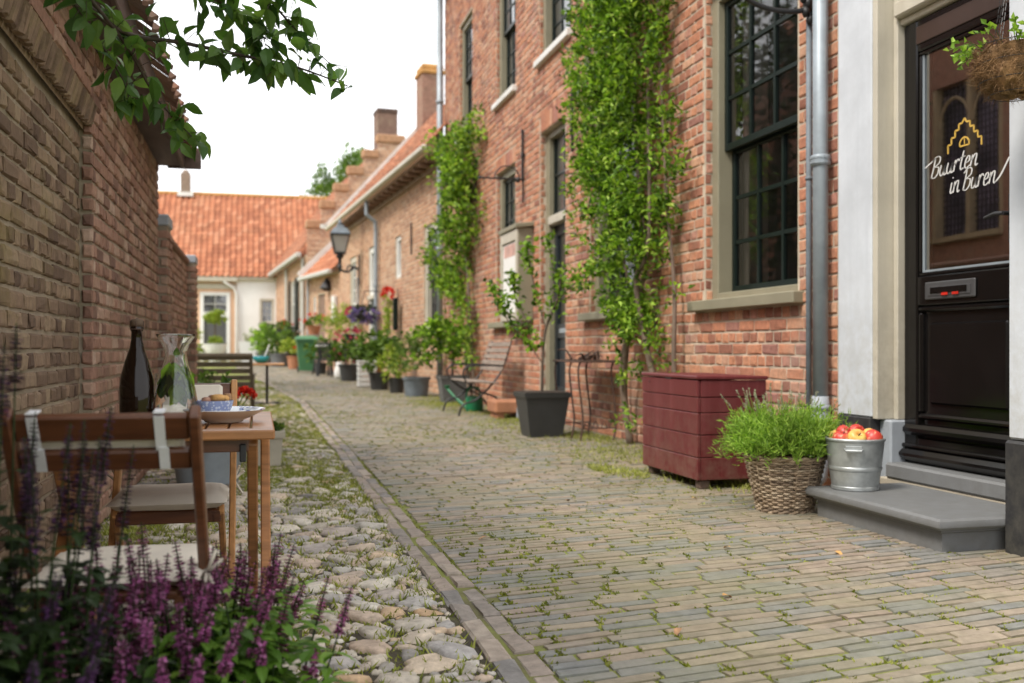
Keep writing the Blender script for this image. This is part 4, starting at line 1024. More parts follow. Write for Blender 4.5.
def tall_climber():
    sp = []
    def width(z):   # extent along the wall at height z
        if z < 1.4: return (8.05, 9.0)
        if z < 2.3: return (7.95, 9.3)
        return (7.75, 9.9)
    for _ in range(1500):
        z = 1.0 + R.random() ** .85 * 4.9; a, b = width(z); y = R.uniform(a, b)
        y += .18 * math.sin(z * 2.2) 
        edge = min(y - a, b - y) / (b - a)
        if edge < .15 and R.random() < .6: continue
        if math.sin(y * 5.1 + 2 * math.sin(z * 2.3)) * math.sin(z * 4.3 + y * 2.0) > .55 and R.random() < .8: continue
        d = .05 + R.random() ** 1.6 * (.42 if edge > .15 else .18)
        if z < 2.1 and R.random() < .5: continue
        if z < 2.5 and y > 9.25 and R.random() < .75: continue
        sp.append(((3.44 - d, y, z), R.uniform(.05, .17), int(R.uniform(16, 30))))
    for _ in range(46):      # thin lower growth
        z = R.uniform(.15, 1.4); y = R.choice((R.gauss(8.75, .12), R.gauss(8.2, .2), R.gauss(7.75, .12)))
        sp.append(((3.36 - R.random() * .15, y, z), R.uniform(.05, .11), int(R.uniform(6, 14))))
    for _ in range(90):      # loose sprays reaching out along the wall
        z = R.uniform(1.5, 5.2); far = R.random() < .6; y = R.uniform(9.8, 10.6) if far else R.uniform(7.35, 7.85)
        if not far and R.random() < .35: continue
        sp.append(((3.38 - R.random() * .2, y, z), R.uniform(.05, .11), int(R.uniform(5, 12))))
    st = [([(3.38, 8.80, 0), (3.34, 8.85, .5), (3.30, 8.62, 1.1), (3.36, 8.35, 1.7), (3.33, 8.5, 2.6), (3.36, 8.8, 4.5)], .034),
          ([(3.40, 8.05, 0), (3.34, 8.1, .55), (3.30, 8.25, 1.0), (3.28, 8.4, 1.5), (3.30, 8.15, 1.85), (3.35, 8.3, 3.2)], .036),
          ([(3.42, 7.70, 0), (3.36, 7.74, .7), (3.38, 7.78, 1.4), (3.36, 7.9, 2.2), (3.4, 8.2, 4)], .026),
          ([(3.40, 8.9, 0), (3.36, 9.0, .7), (3.36, 8.75, 1.3), (3.33, 8.95, 2.0), (3.38, 9.3, 3.2)], .022)]
    t = climber('tall_climber', 'large bushy green climber covering the wall between the two big windows', (3.40, 8.4, 0), st, sp, .070, .036, 20, 'bark_grey')
    m = MB()
    for (c, n) in (((3.02, 8.9, 3.62), 30), ((3.1, 9.6, 2.4), 8), ((3.0, 8.5, 2.1), 7), ((3.0, 9.2, 4.2), 9)):
        for _ in range(n): m.leaf(Vector(c) + rdir() * .10 * R.random(), rdir(.2), rdir(), .03, .025)
    m.build('blossom', M['leaf_pale'], t, world=True)
    sp = []
    for _ in range(230):
        z = R.uniform(1.9, 4.6); y = 17.0 + .75 * math.sin(z * 1.3) + R.gauss(0, .55 + .25 * math.sin(z * 3))
        sp.append(((3.42 - R.random() ** 1.4 * .45, max(15.3, min(18.9, y)), z), R.uniform(.10, .24), int(R.uniform(14, 26))))
    for _ in range(46):
        z = R.uniform(.6, 2.2); y = R.gauss(16.2, .35)
        sp.append(((3.38 - R.random() * .25, y, z), R.uniform(.08, .2), int(R.uniform(10, 20))))
    st = [([(3.38, 16.1, 0), (3.34, 16.2, .8), (3.36, 16.1, 1.6), (3.38, 16.6, 3), (3.4, 17.2, 4.4)], .04), ([(3.4, 15.8, 0), (3.36, 15.9, 1), (3.38, 16.3, 2), (3.4, 17.6, 3.6)], .03)]
    climber('corner_climber', 'lighter climber growing up the far corner of the brick house behind the bench', (3.38, 16, 0), st, sp, .10, .055, 20, 'bark_grey')
tall_climber()

# ------------------------------------------------------------------ things at the shop door
def doorstep():
    t = thing('stone_doorstep', 'grey blue limestone step with rounded nosing below the shop door', 'step', (3.15, 4.3, 0))
    x0, x1, y0, y1 = 2.885, 3.452, 3.765, 4.82
    prof = [(-.005, 0), (-.005, .085), (.012, .092), (.012, .102), (.035, .106), (.048, .118), (.05, .132), (.045, .146), (.03, .155)]
    m = MB(); ring = []
    for (o, z) in prof: ring.append([(x0 + .02 - o, y0 + .02 - o, z), (x0 + .02 - o, y1 - .02 + o, z), (x1, y1 - .02 + o, z), (x1, y0 + .02 - o, z)])
    vs = [p for r in ring for p in r]; fs = [(4 * i + k, 4 * i + (k + 1) % 4, 4 * i + 4 + (k + 1) % 4, 4 * i + 4 + k) for i in range(len(prof) - 1) for k in range(4)]
    n = 4 * (len(prof) - 1); fs.append((n, n + 1, n + 2, n + 3)); m.add(vs, fs)
    autosmooth(m.build('slab', M['bluestone'], t, world=True), 30)
    # neighbour's projecting white corner pier
    q = thing('neighbour_pier', 'white plastered pier with black base at the right edge, beside the shop door', 'pier', (3.4, 3.4, 0))
    m = MB(); m.box((3.45, 3.40, 2.2), (.50, .66, 3.4), bev=.01); m.build('shaft', M['greywhite'], q, world=True)
    m = MB(); m.box((3.45, 3.40, .24), (.525, .685, .51), bev=.012); m.build('base', M['black_plinth'], q, world=True)
doorstep()
def bucket():
    t = thing('steel_bucket', 'galvanised steel bucket filled with apples standing on the stone step', 'bucket', (3.06, 4.68, .156))
    prof = [(.118, 0), (.122, .004), (.122, .018), (.119, .022), (.131, .10), (.134, .103), (.137, .11), (.137, .12), (.134, .125), (.148, .255), (.153, .258), (.155, .266), (.150, .272), (.144, .268), (.143, .255), (.122, .05), (0, .05)]
    m = MB(); m.lathe(prof, seg=40); autosmooth(m.build('pail', M['zinc_pail'], t), 35)
    a = math.radians(235)
    for sg in (0, 1):
        m = MB(); b = a + math.pi * sg; c = V(.150 * math.cos(b), .150 * math.sin(b), .222); tg = V(-math.sin(b), math.cos(b), 0); o = V(math.cos(b), math.sin(b), 0)
        m.bar(c - tg * .042 + o * .003, c + tg * .042 + o * .003, .006, .034, bev=.002)
        m.tube([c - tg * .045 + o * .012, c - tg * .04 + o * .022 - V(0, 0, .006), c + tg * .04 + o * .022 - V(0, 0, .006), c + tg * .045 + o * .012], .006, 8)
        m.build('handle', M['zinc_pail'], t)
    def apple_mat(name, stops):
        mm, tt, b, N, L = nt(name); f = noise(N, L, 5, 4, .6, dim=(1, 1, .35)); r = ramp(N, stops); L.new(f, r.inputs[0]); L.new(r.outputs[0], b.inputs['Base Color']); sp = noise(N, L, 60, 2, .5, dim=(1, 1, .6)); r2 = ramp(N, [(.60, (0, 0, 0)), (.68, (.5,) * 3)]); L.new(sp, r2.inputs[0]); L.new(mixc(N, L, r.outputs[0], (.75, .55, .3), r2.outputs[0]), b.inputs['Base Color']); b.inputs['Roughness'].default_value = .4; return mm
    red = apple_mat('red_apple_skin', [(.3, (.42, .015, .02)), (.55, (.58, .06, .04)), (.68, (.70, .34, .12))]); yel = apple_mat('yellow_apple_skin', [(.3, (.66, .08, .04)), (.45, (.75, .42, .10)), (.7, (.78, .58, .16))])
    def apple(loc, r, mat, label, tilt):
        prof = [(0, .16), (.25, .02), (.55, .06), (.85, .45), (.98, .95), (.95, 1.35), (.72, 1.72), (.42, 1.82), (.18, 1.70), (0, 1.52)]
        m = MB(); m.lathe([(p * r, z * r - r) for p, z in prof], seg=20); o = thing('apple', label, 'apple', loc, 0, 'apples in the steel bucket'); o.rotation_euler = tilt
        m.build('fruit', mat, o, smooth=True); m = MB(); m.tube([(0, 0, r * .5), (r * .08, 0, r * 1.0)], .003, 5); m.build('stalk', M['twig'], o)
    B = V(3.06, 4.68, .156)
    for (dx, dy, dz, r, mt, lb, tl) in (
        (-.095, -.02, .265, .046, red, 'red apple at the left rim of the steel bucket', (.3, .2, 0)),
        (-.030, -.062, .272, .050, yel, 'yellow and red apple at the front left in the bucket', (.9, -.2, 0)),
        (.052, -.085, .270, .050, red, 'red apple at the front right in the bucket', (.5, .5, 1)),
        (.085, .0, .272, .046, yel, 'yellowish apple at the right rim of the bucket', (-.2, .9, 0)),
        (-.03, .05, .285, .05, red, 'bright red apple on top at the back of the heap', (.4, -.6, 2)),
        (.03, .035, .292, .047, red, 'red apple topmost in the middle of the heap', (1.2, .3, 0)),
        (.02, -.02, .262, .047, yel, 'yellow apple half buried in the middle of the heap', (0, 1, 0)),
        (-.06, .08, .262, .045, yel, 'yellow apple low at the back rim of the bucket', (0, 1, 0))):
        apple(B + V(dx, dy, dz), r, mt, lb, tl)
bucket()
def wicker():
    t = thing('lavender_basket', 'round wicker basket with bushy lavender standing between planter box and step', 'planter', (2.835, 5.01, 0))
    h, rb, rt = .30, .145, .215; m = MB(); n = 34; rows = 22
    for k in range(rows):
        z = .012 + k * (h - .02) / rows; r = rb + (rt - rb) * z / h
        vs = []
        pts = [V((r + .007 * (1 if (i + k) % 2 else -1)) * math.cos(2 * math.pi * i / n), (r + .007 * (1 if (i + k) % 2 else -1)) * math.sin(2 * math.pi * i / n), z + R.uniform(-.0015, .0015)) for i in range(n)] 
        for q in range(0, n, 6): m.tube(pts[q:q + 7] if q + 7 <= n else pts[q:] + [pts[0]], R.uniform(.0055, .0075), 5)
    for i in range(n // 2): 
        a = 2 * math.pi * (2 * i + .5) / n; m.tube([(rb * math.cos(a), rb * math.sin(a), 0), (rt * math.cos(a), rt * math.sin(a), h)], .005, 5)
    for zz, rr in ((.008, rb), (h, rt)):
        for ph in (0, 1):
            pts = [V((rr + .010 * math.cos(i * 1.3 + ph * 3.1)) * math.cos(2 * math.pi * i / 40), (rr + .010 * math.cos(i * 1.3 + ph * 3.1)) * math.sin(2 * math.pi * i / 40), zz + .008 * math.sin(i * 1.3 + ph * 3.1)) for i in range(41)]
            for q in range(0, 40, 8): m.tube(pts[q:q + 9], .009, 6)
    m.build('basket', M['wicker'], t, smooth=True)
    m = MB(); m.lathe([(rb - .02, .02), (rt - .02, h - .03), (0, h - .02)], seg=20); m.build('liner', M['soil'], t)
    m = MB()
    for _ in range(900):
        a = R.uniform(0, 6.28); r0 = R.random() ** .5 * .17; b = V(r0 * math.cos(a), r0 * math.sin(a), h - .01)
        lean = R.uniform(.15, 1.55) * (r0 / .17) ** .5; L = R.uniform(.20, .34); d = V(math.cos(a) * lean, math.sin(a) * lean, 1).normalized()
        droop = R.uniform(.0, .075) * (lean + .1)
        for i in range(9):
            s = .25 + .75 * i / 9; p = b + d * (L * s) - V(0, 0, droop * s * s * 2)
            for q in range(2): m.leaf(p, (d + rdir(.1) * .9).normalized(), rdir(), R.uniform(.032, .055), .0065, .1, .2)
    m.build('foliage', M['leaf_lav'], t)
    for _ in range(48):
        a = R.choice((R.uniform(2.0, 4.6), R.uniform(0, 6.28))); r0 = R.uniform(.03, .18); b = V(r0 * math.cos(a), r0 * math.sin(a), h + .05); lean = R.uniform(.1, .7)
        L = R.uniform(.20, .31); d = V(math.cos(a) * lean, math.sin(a) * lean, 1).normalized(); e = b + d * L
        m = MB(); m.m = 1; m.tube([b, (b + e) / 2 + rdir() * .01, e], .0016, 3, cap=False); m.m = 0
        for i in range(5):
            for q in range(3): m.leaf(e + d * (i * .010), (d + rdir() * .8).normalized(), rdir(), .013, .008, .2, .2)
        m.build('flower_stalk', [M['leaf_pale'], M['leaf_lav']], t)
wicker()
def planter():
    x0, x1, y0, y1 = 2.705, 3.19, 5.87, 6.80
    t = thing('planter_box', 'weathered maroon plank box on small feet against the brick wall', 'planter', ((x0 + x1) / 2, (y0 + y1) / 2, 0))
    m = MB(); n = 5; hs = [.058, .19, .335, .49, .635, .695]
    zz = [.055, .20, .345, .485, .585, .695]
    for k in range(5):
        z0, z1 = zz[k] + .002, zz[k + 1] - .002; j = R.uniform(-.003, .003)
        m.box((x0 + .012 + j, (y0 + y1) / 2, (z0 + z1) / 2), (.024, y1 - y0, z1 - z0), bev=.004)
        m.box(((x0 + x1) / 2 + .012, y0 + .012 + j, (z0 + z1) / 2), (x1 - x0 - .026, .022, z1 - z0), bev=.004)
        m.box(((x0 + x1) / 2 + .012, y1 - .012, (z0 + z1) / 2), (x1 - x0 - .026, .022, z1 - z0), bev=.004)
    m.box((x1 - .012, (y0 + y1) / 2, .37), (.02, y1 - y0 - .06, .62))
    m.build('box', M['maroon'], t, world=True)
    m = MB(); m.box(((x0 + x1) / 2, (y0 + y1) / 2, .709), (x1 - x0 + .02, y1 - y0 + .02, .024), Matrix.Rotation(.012, 3, 'Y'), bev=.006); m.build('lid', M['maroon'], t, world=True)
    for (x, y) in ((x0 + .06, y0 + .05), (x0 + .06, y1 - .08), (x1 - .06, y0 + .05), (x1 - .06, y1 - .08)):
        m = MB(); m.box((x, y, .027), (.07, .07, .054), bev=.006); m.build('foot', M['wood_dark'], t, world=True)
    m = MB(); m.tube([(x0 - .002, y1 - .14, .662), (x0 - .006, y1 - .14, .662)], .006, 8); m.box((x0 - .002, 6.32, .698), (.006, .10, .012)); m.build('screw', M['iron'], t, world=True)
planter()
def pipes():
    t = thing('downpipe', 'thick zinc rainwater pipe with collar beside the shop door', 'pipe', (3.40, 5.58, 0)); m = MB()
    gutter_pipe(m, [(3.405, 5.58, 3.95), (3.405, 5.58, .45)], .047, [(3.405, 5.58, 2.07)])
    m.build('pipe', M['zinc'], t, world=True, smooth=True)
    m = MB(); m.tube([(3.405, 5.58, .60), (3.405, 5.58, .52), (3.405, 5.58, .2), (3.38, 5.57, .10), (3.30, 5.55, .04)], [.05, .058, .058, .058, .055], 14); m.tube([(3.405, 5.58, .545), (3.405, 5.58, .515)], .066, 14); m.build('boot', M['bluestone_pale'], t, world=True, smooth=True)
    m = MB()
    for z in (2.055, 2.085): m.tube([(3.405, 5.58, z - .006), (3.405, 5.58, z + .006)], .064, 14)
    m.bar((3.405, 5.58, 2.07), (3.49, 5.58, 2.07), .02, .03); m.build('bracket', M['zinc'], t, world=True)
    t = thing('conduit', 'thin grey conduit pipe running up the wall beside the thick downpipe', 'pipe', (3.43, 5.76, 0)); m = MB()
    m.tube([(3.435, 5.765, .05), (3.435, 5.765, 1.6), (3.435, 5.762, 3.06)], .019, 10); m.tube([(3.435, 5.765, 1.98), (3.435, 5.765, 2.0)], .024, 10); m.build('pipe', M['pot_blue'], t, world=True, smooth=True)
    t = thing('corner_downpipe', 'grey downpipe at the far corner of the tall brick house', 'pipe', (3.38, 18.9, 0)); m = MB()
    gutter_pipe(m, [(3.37, 18.86, 7.9), (3.37, 18.86, .3)], .06, [(3.37, 18.86, 5.6), (3.37, 18.86, 2.8)]); m.build('pipe', M['zinc'], t, world=True, smooth=True)
    # ornate bracket above the conduit
    t = thing('iron_bracket', 'black wrought iron scroll bracket at the top of the conduit', 'bracket', (3.45, 5.74, 3.1)); m = MB()
    m.tube(smooth3([(3.47, 5.74, 3.09), (3.30, 5.74, 3.045), (3.05, 5.74, 3.07), (2.85, 5.74, 3.22), (2.72, 5.74, 3.45)]), .017, 8)
    m.tube(smooth3([(3.44, 5.74, 3.14), (3.25, 5.74, 3.14), (3.05, 5.74, 3.22), (3.0, 5.74, 3.36), (3.1, 5.74, 3.42), (3.18, 5.74, 3.34)]), .011, 8)
    m.bar((3.455, 5.74, 2.98), (3.455, 5.74, 3.6), .035, .02)
    for (dx, dz, r) in ((-.02, 3.0, .028), (-.05, 3.05, .03), (-.035, 3.10, .035), (-.01, 3.15, .03), (-.065, 3.13, .025)): m.sphere((3.44 + dx, 5.73, dz), (r * .8, r, r * 1.2), 8, 6, .15)
    m.build('scrollwork', M['iron'], t, world=True, smooth=True)
    t = thing('sign_bracket', 'thin iron sign arm with ring projecting from the upper wall over the bench', 'bracket', (3.46, 12.95, 3.15)); m = MB()
    m.tube([(3.46, 12.95, 3.16), (2.85, 12.95, 3.16)], .014, 6); m.tube([(3.44, 12.95, 2.85), (3.44, 12.95, 3.3)], .012, 6)
    m.tube([V(3.22 + .17 * math.cos(a * .35), 12.95, 3.16 + .17 * math.sin(a * .35)) for a in range(0, 10)], .009, 6); m.sphere((3.37, 12.95, 3.15), .04, 8, 6); m.sphere((2.85, 12.95, 3.16), .025, 8, 6)
    m.build('arm', M['iron'], t, world=True)
pipes()
def hanging_basket():
    c = V(2.955, 3.385, 2.015)
    t = thing('hanging_basket', 'brown coir hanging basket on a chain with sprigs of fresh green leaves', 'hanging basket', c)
    m = MB(); m.lathe([(.03, -.105), (.09, -.095), (.13, -.065), (.15, -.02), (.152, .03), (.145, .075), (.125, .085), (.11, .06), (0, .05)], seg=26); 
    m.v = [(x + R.uniform(-.013, .013), y + R.uniform(-.013, .013), z + R.uniform(-.012, .012)) for x, y, z in m.v]
    for _ in range(4200):
        a = R.uniform(0, 6.28); z = R.uniform(-.10, .10); r = .158 * (1 - max(0, -z - .02) / .085 * .45) if z < -.02 else .158; p = V(r * math.cos(a), r * math.sin(a), z)
        d = (V(math.cos(a), math.sin(a), R.uniform(-.5, .5)) * .5 + rdir()).normalized(); l = R.uniform(.02, .06)
        s = d.cross(rdir()).normalized() * .0012; m.add([p - s, p + s, p + d * l + rdir() * .008], [(0, 1, 2)])
    for _ in range(26):
        a = R.uniform(2.2, 4.6); p = V(.15 * math.cos(a), .15 * math.sin(a), R.uniform(-.08, .05)); d = V(math.cos(a), math.sin(a), R.uniform(-1.2, .2)).normalized(); l = R.uniform(.05, .13); s = V(.0012, .0012, 0)
        m.add([p - s, p + s, p + d * l], [(0, 1, 2)])
    m.build('coir_liner', mat_plain('coir_fibre', (.26, .15, .07), .95, .6, 22, .8, 120, dirt=(.08, .045, .02)), t)
    m = MB()
    for z in (-.10, -.05, .02, .09): m.tube([V((.163 if z > -.03 else .163 + (z + .03) * .75) * math.cos(i * .3), (.163 if z > -.03 else .163 + (z + .03) * .75) * math.sin(i * .3), z) for i in range(22)], .0018, 5)
    m.build('wire_frame', M['iron'], t)
    m = MB()
    for k in range(3):
        a = k * 2.09 + 3.6; p = V(.16 * math.cos(a), .16 * math.sin(a), .09); q = V(0, 0, .75)
        for i in range(34):
            b = p.lerp(q, i / 34); e = p.lerp(q, (i + .8) / 34); o = V(.006, 0, 0) if i % 2 else V(0, .006, 0); m.tube([b + o, e + o], .0022, 4); m.tube([b - o, e - o], .0022, 4)
    m.tube([(0, 0, .75), (0, 0, .85), (.5, 0, .85)], .008, 6); m.tube([(.5, 0, .6), (.5, 0, .9)], .01, 6); m.build('chain', M['iron'], t)
    m = MB(); ms = MB()
    for _ in range(26):
        a = R.uniform(1.7, 5.2); b = V(.12 * math.cos(a), .12 * math.sin(a), .075); e = b + V(math.cos(a) * R.uniform(.05, .17), math.sin(a) * R.uniform(.05, .17), R.uniform(-.02, .08)); ms.tube([b, (b + e) / 2 + V(0, 0, .03), e], .0018, 4)
        for i in range(5): m.leaf((b + e) / 2 + (e - b) * (i / 8) + V(0, 0, .02 - .006 * i), (rdir(.3) + (e - b) * 4).normalized(), rdir(1.5), R.uniform(.022, .036), .022, .2, .3)
    m.build('foliage', M['leaf_lav'], t); ms.build('stem', M['leaf_shrub'], t)
hanging_basket()
# ------------------------------------------------------------------ along the right-hand wall
def sapling():
    t = thing('potted_sapling', 'slender young tree in a large square anthracite pot before the slate door', 'potted tree', (2.82, 9.86, 0))
    square_pot(t, .17, .225, .45, 'pot_dark')
    m = MB(); trunk = [(0, 0, .4), (.01, -.0, .8), (.05, .02, 1.1), (.16, -.02, 1.4), (.2, -.02, 1.65)]
    m.tube(smooth3(trunk), .014, 7)
    br = [[(.03, .01, .95), (-.1, .15, 1.15), (-.22, .25, 1.45), (-.25, .25, 1.62)], [(.05, .02, 1.1), (-.02, .1, 1.4), (-.08, .15, 1.75), (-.10, .2, 1.95)], [(.16, -.02, 1.4), (.3, -.15, 1.55), (.45, -.3, 1.68), (.55, -.38, 1.66)], [(.12, -.02, 1.3), (.12, .0, 1.7), (.08, .05, 2.0)],
          [(.0, 0, .75), (-.12, .1, .95), (-.28, .3, 1.18), (-.35, .42, 1.42)], [(-.1, .12, 1.1), (-.3, .35, 1.3), (-.42, .5, 1.55)]]
    lf = MB()
    for b in br:
        p = smooth3(b); m.tube(p, .006, 5)
        for q in p[4:]:
            if R.random() < .9: clump(lf, q, .085, int(R.uniform(5, 11)), .075, .055, .3)
        clump(lf, p[-1], .10, 12, .075, .055, .3)
    for q in smooth3(trunk)[12:]: clump(lf, q, .10, 7, .07, .05)
    for q in ((-.12, .1, 1.0), (-.05, .05, .95)): clump(lf, q, .08, 10, .07, .05)
    m.build('trunk', M['bark'], t, smooth=True); lf.build('foliage', M['leaf_vine'], t)
sapling()
def console():
    t = thing('iron_table', 'narrow rusty wrought iron side table with curved legs against the wall', 'table', (3.18, 9.55, 0))
    def pt(x, y, z): return (x, y, z)
    m = MB(); m.box((3.2, 9.62, .765), (.40, .92, .014), bev=.004)
    for k in range(9): m.box((3.2, 9.2 + k * .105, .776), (.38, .07, .008))
    m.build('tabletop', M['rust'], t, world=True)
    for (x, y, s) in ((3.04, 9.22, -1), (3.38, 9.22, 1), (3.04, 10.0, -1), (3.38, 10.0, 1), (3.04, 9.5, -1)):
        m = MB(); yy = y
        m.tube(smooth3([(x, yy + .05, .76), (x - .03, yy + .015, .71), (x - .035, yy, .60), (x - .01, yy, .40), (x + .01, yy, .22), (x, yy - .01, .1), (x - .02, yy - .01, 0)]), .010, 7); m.build('leg', M['rust'], t, world=True)
    m = MB(); m.tube([(3.05, 9.22, .12), (3.38, 9.22, .12)], .007, 6); m.tube([(3.05, 10.0, .12), (3.38, 10.0, .12)], .007, 6); m.tube([(3.2, 9.22, .12), (3.2, 10.0, .12)], .007, 6)
    for k in range(4): m.tube(smooth3([(3.06 + k * .09, 9.22, .12), (3.09 + k * .09, 9.22, .19), (3.12 + k * .09, 9.22, .12)]), .005, 5)
    m.build('stretcher', M['rust'], t, world=True)
    t = thing('driftwood', 'twisted dark dry branch lying on the rusty iron table', 'driftwood', (3.2, 9.5, .78)); m = MB()
    for _ in range(9):
        a = V(R.uniform(-.12, .12), R.uniform(-.35, .3), .01); b = a + V(R.uniform(-.15, .15), R.uniform(-.25, .25), R.uniform(.0, .09)); m.tube(smooth3([a, (a + b) / 2 + rdir() * .03 + V(0, 0, .02), b]), [.018 * (1 - i / 12) for i in range(11)], 6)
    m.build('branch', M['rust'], t)
console()
def bench():
    t = thing('slatted_bench', 'folding garden bench with grey wooden slats and curved iron legs before the wall', 'bench', (2.95, 13.6, 0))
    y0, y1 = 12.85, 14.15
    for k in range(5): m = MB(); m.box((2.72 + k * .085, (y0 + y1) / 2, .455 - k * .004), (.07, y1 - y0, .02), bev=.004); m.build('seat_slat', M['grey_wood'], t, world=True)
    for k in range(5):
        m = MB(); s = k / 4; m.box((3.13 + .11 * s, (y0 + y1) / 2, .62 + .33 * s), (.018, y1 - y0, .068), Matrix.Rotation(.32, 3, 'Y'), bev=.004); m.build('back_slat', M['grey_wood'], t, world=True)
    for y in (y0 + .08, y1 - .08):
        m = MB(); m.tube(smooth3([(3.28, y, 1.0), (3.16, y, .64), (3.02, y, .43), (2.80, y, .22), (2.62, y, .15), (2.56, y, .0)]), .014, 7)
        m.tube(smooth3([(2.68, y, .44), (2.85, y, .32), (3.05, y, .25), (3.18, y, .12), (3.24, y, 0)]), .014, 7)
        m.tube(smooth3([(2.66, y, .45), (2.62, y, .58), (2.70, y, .66), (2.95, y, .67), (3.17, y, .66)]), .012, 7); m.build('leg', M['iron'], t, world=True)
    t = thing('watering_can', 'green plastic watering can with long spout under the slatted bench', 'watering can', (2.98, 13.9, 0)); m = MB()
    m.lathe([(.12, 0), (.13, .02), (.125, .18), (.10, .22), (.06, .22)], seg=18); m.build('can', M['can_green'], t, smooth=True)
    m = MB(); m.tube([(-.10, .06, .05), (-.25, .2, .2), (-.34, .3, .32)], [.03, .022, .018], 8); m.lathe([(.018, 0), (.05, .05)], (-.34, .3, .31), 10); m.build('spout', M['can_green'], t)
    m = MB(); m.tube(smooth3([(.08, -.02, .20), (.05, -.01, .33), (-.08, .03, .32), (-.11, .05, .18)]), .014, 8); m.build('handle', M['can_green'], t)
    t = thing('terracotta_crate', 'low reddish clay trough beside the slatted bench at the wall foot', 'trough', (3.12, 12.55, 0)); m = MB()
    m.box((0, 0, .15), (.42, .5, .16), bev=.02); m.box((-.13, 0, .035), (.08, .44, .07)); m.box((.13, 0, .035), (.08, .44, .07)); m.build('trough', M['terracotta'], t)
    # glazed notice cabinet on the wall
    t = thing('notice_cabinet', 'olive wall cabinet with white poster behind its front beside the barred window', 'cabinet', (3.38, 13.05, 1.3))
    m = MB(); m.box((3.375, 13.0, 1.86), (.20, .90, 1.22), bev=.006); m.build('case', M['olive'], t, world=True)
    m = MB(); m.box((3.355, 13.0, 2.50), (.26, 1.0, .06), Matrix.Rotation(-.12, 3, 'Y'), bev=.01); m.build('lid', M['olive'], t, world=True)
    m = MB()
    for (yc, zc, dy, dz) in ((12.59, 1.86, .08, 1.2), (13.41, 1.86, .08, 1.2), (13.0, 1.31, .74, .10), (13.0, 2.38, .74, .14)): m.box((3.265, yc, zc), (.03, dy, dz), bev=.006)
    m.build('door_frame', M['cream'], t, world=True)
    m = MB(); m.box((3.272, 13.0, 1.83), (.004, .72, .92)); p = m.build('poster', M['white_render'], t, world=True)
    m = MB(); m.box((3.269, 13.0, 2.20), (.002, .62, .16)); m.build('poster_picture', mat_plain('poster_print', (.62, .38, .33), .8, .5, 3, 0, 10), p, world=True)
bench()
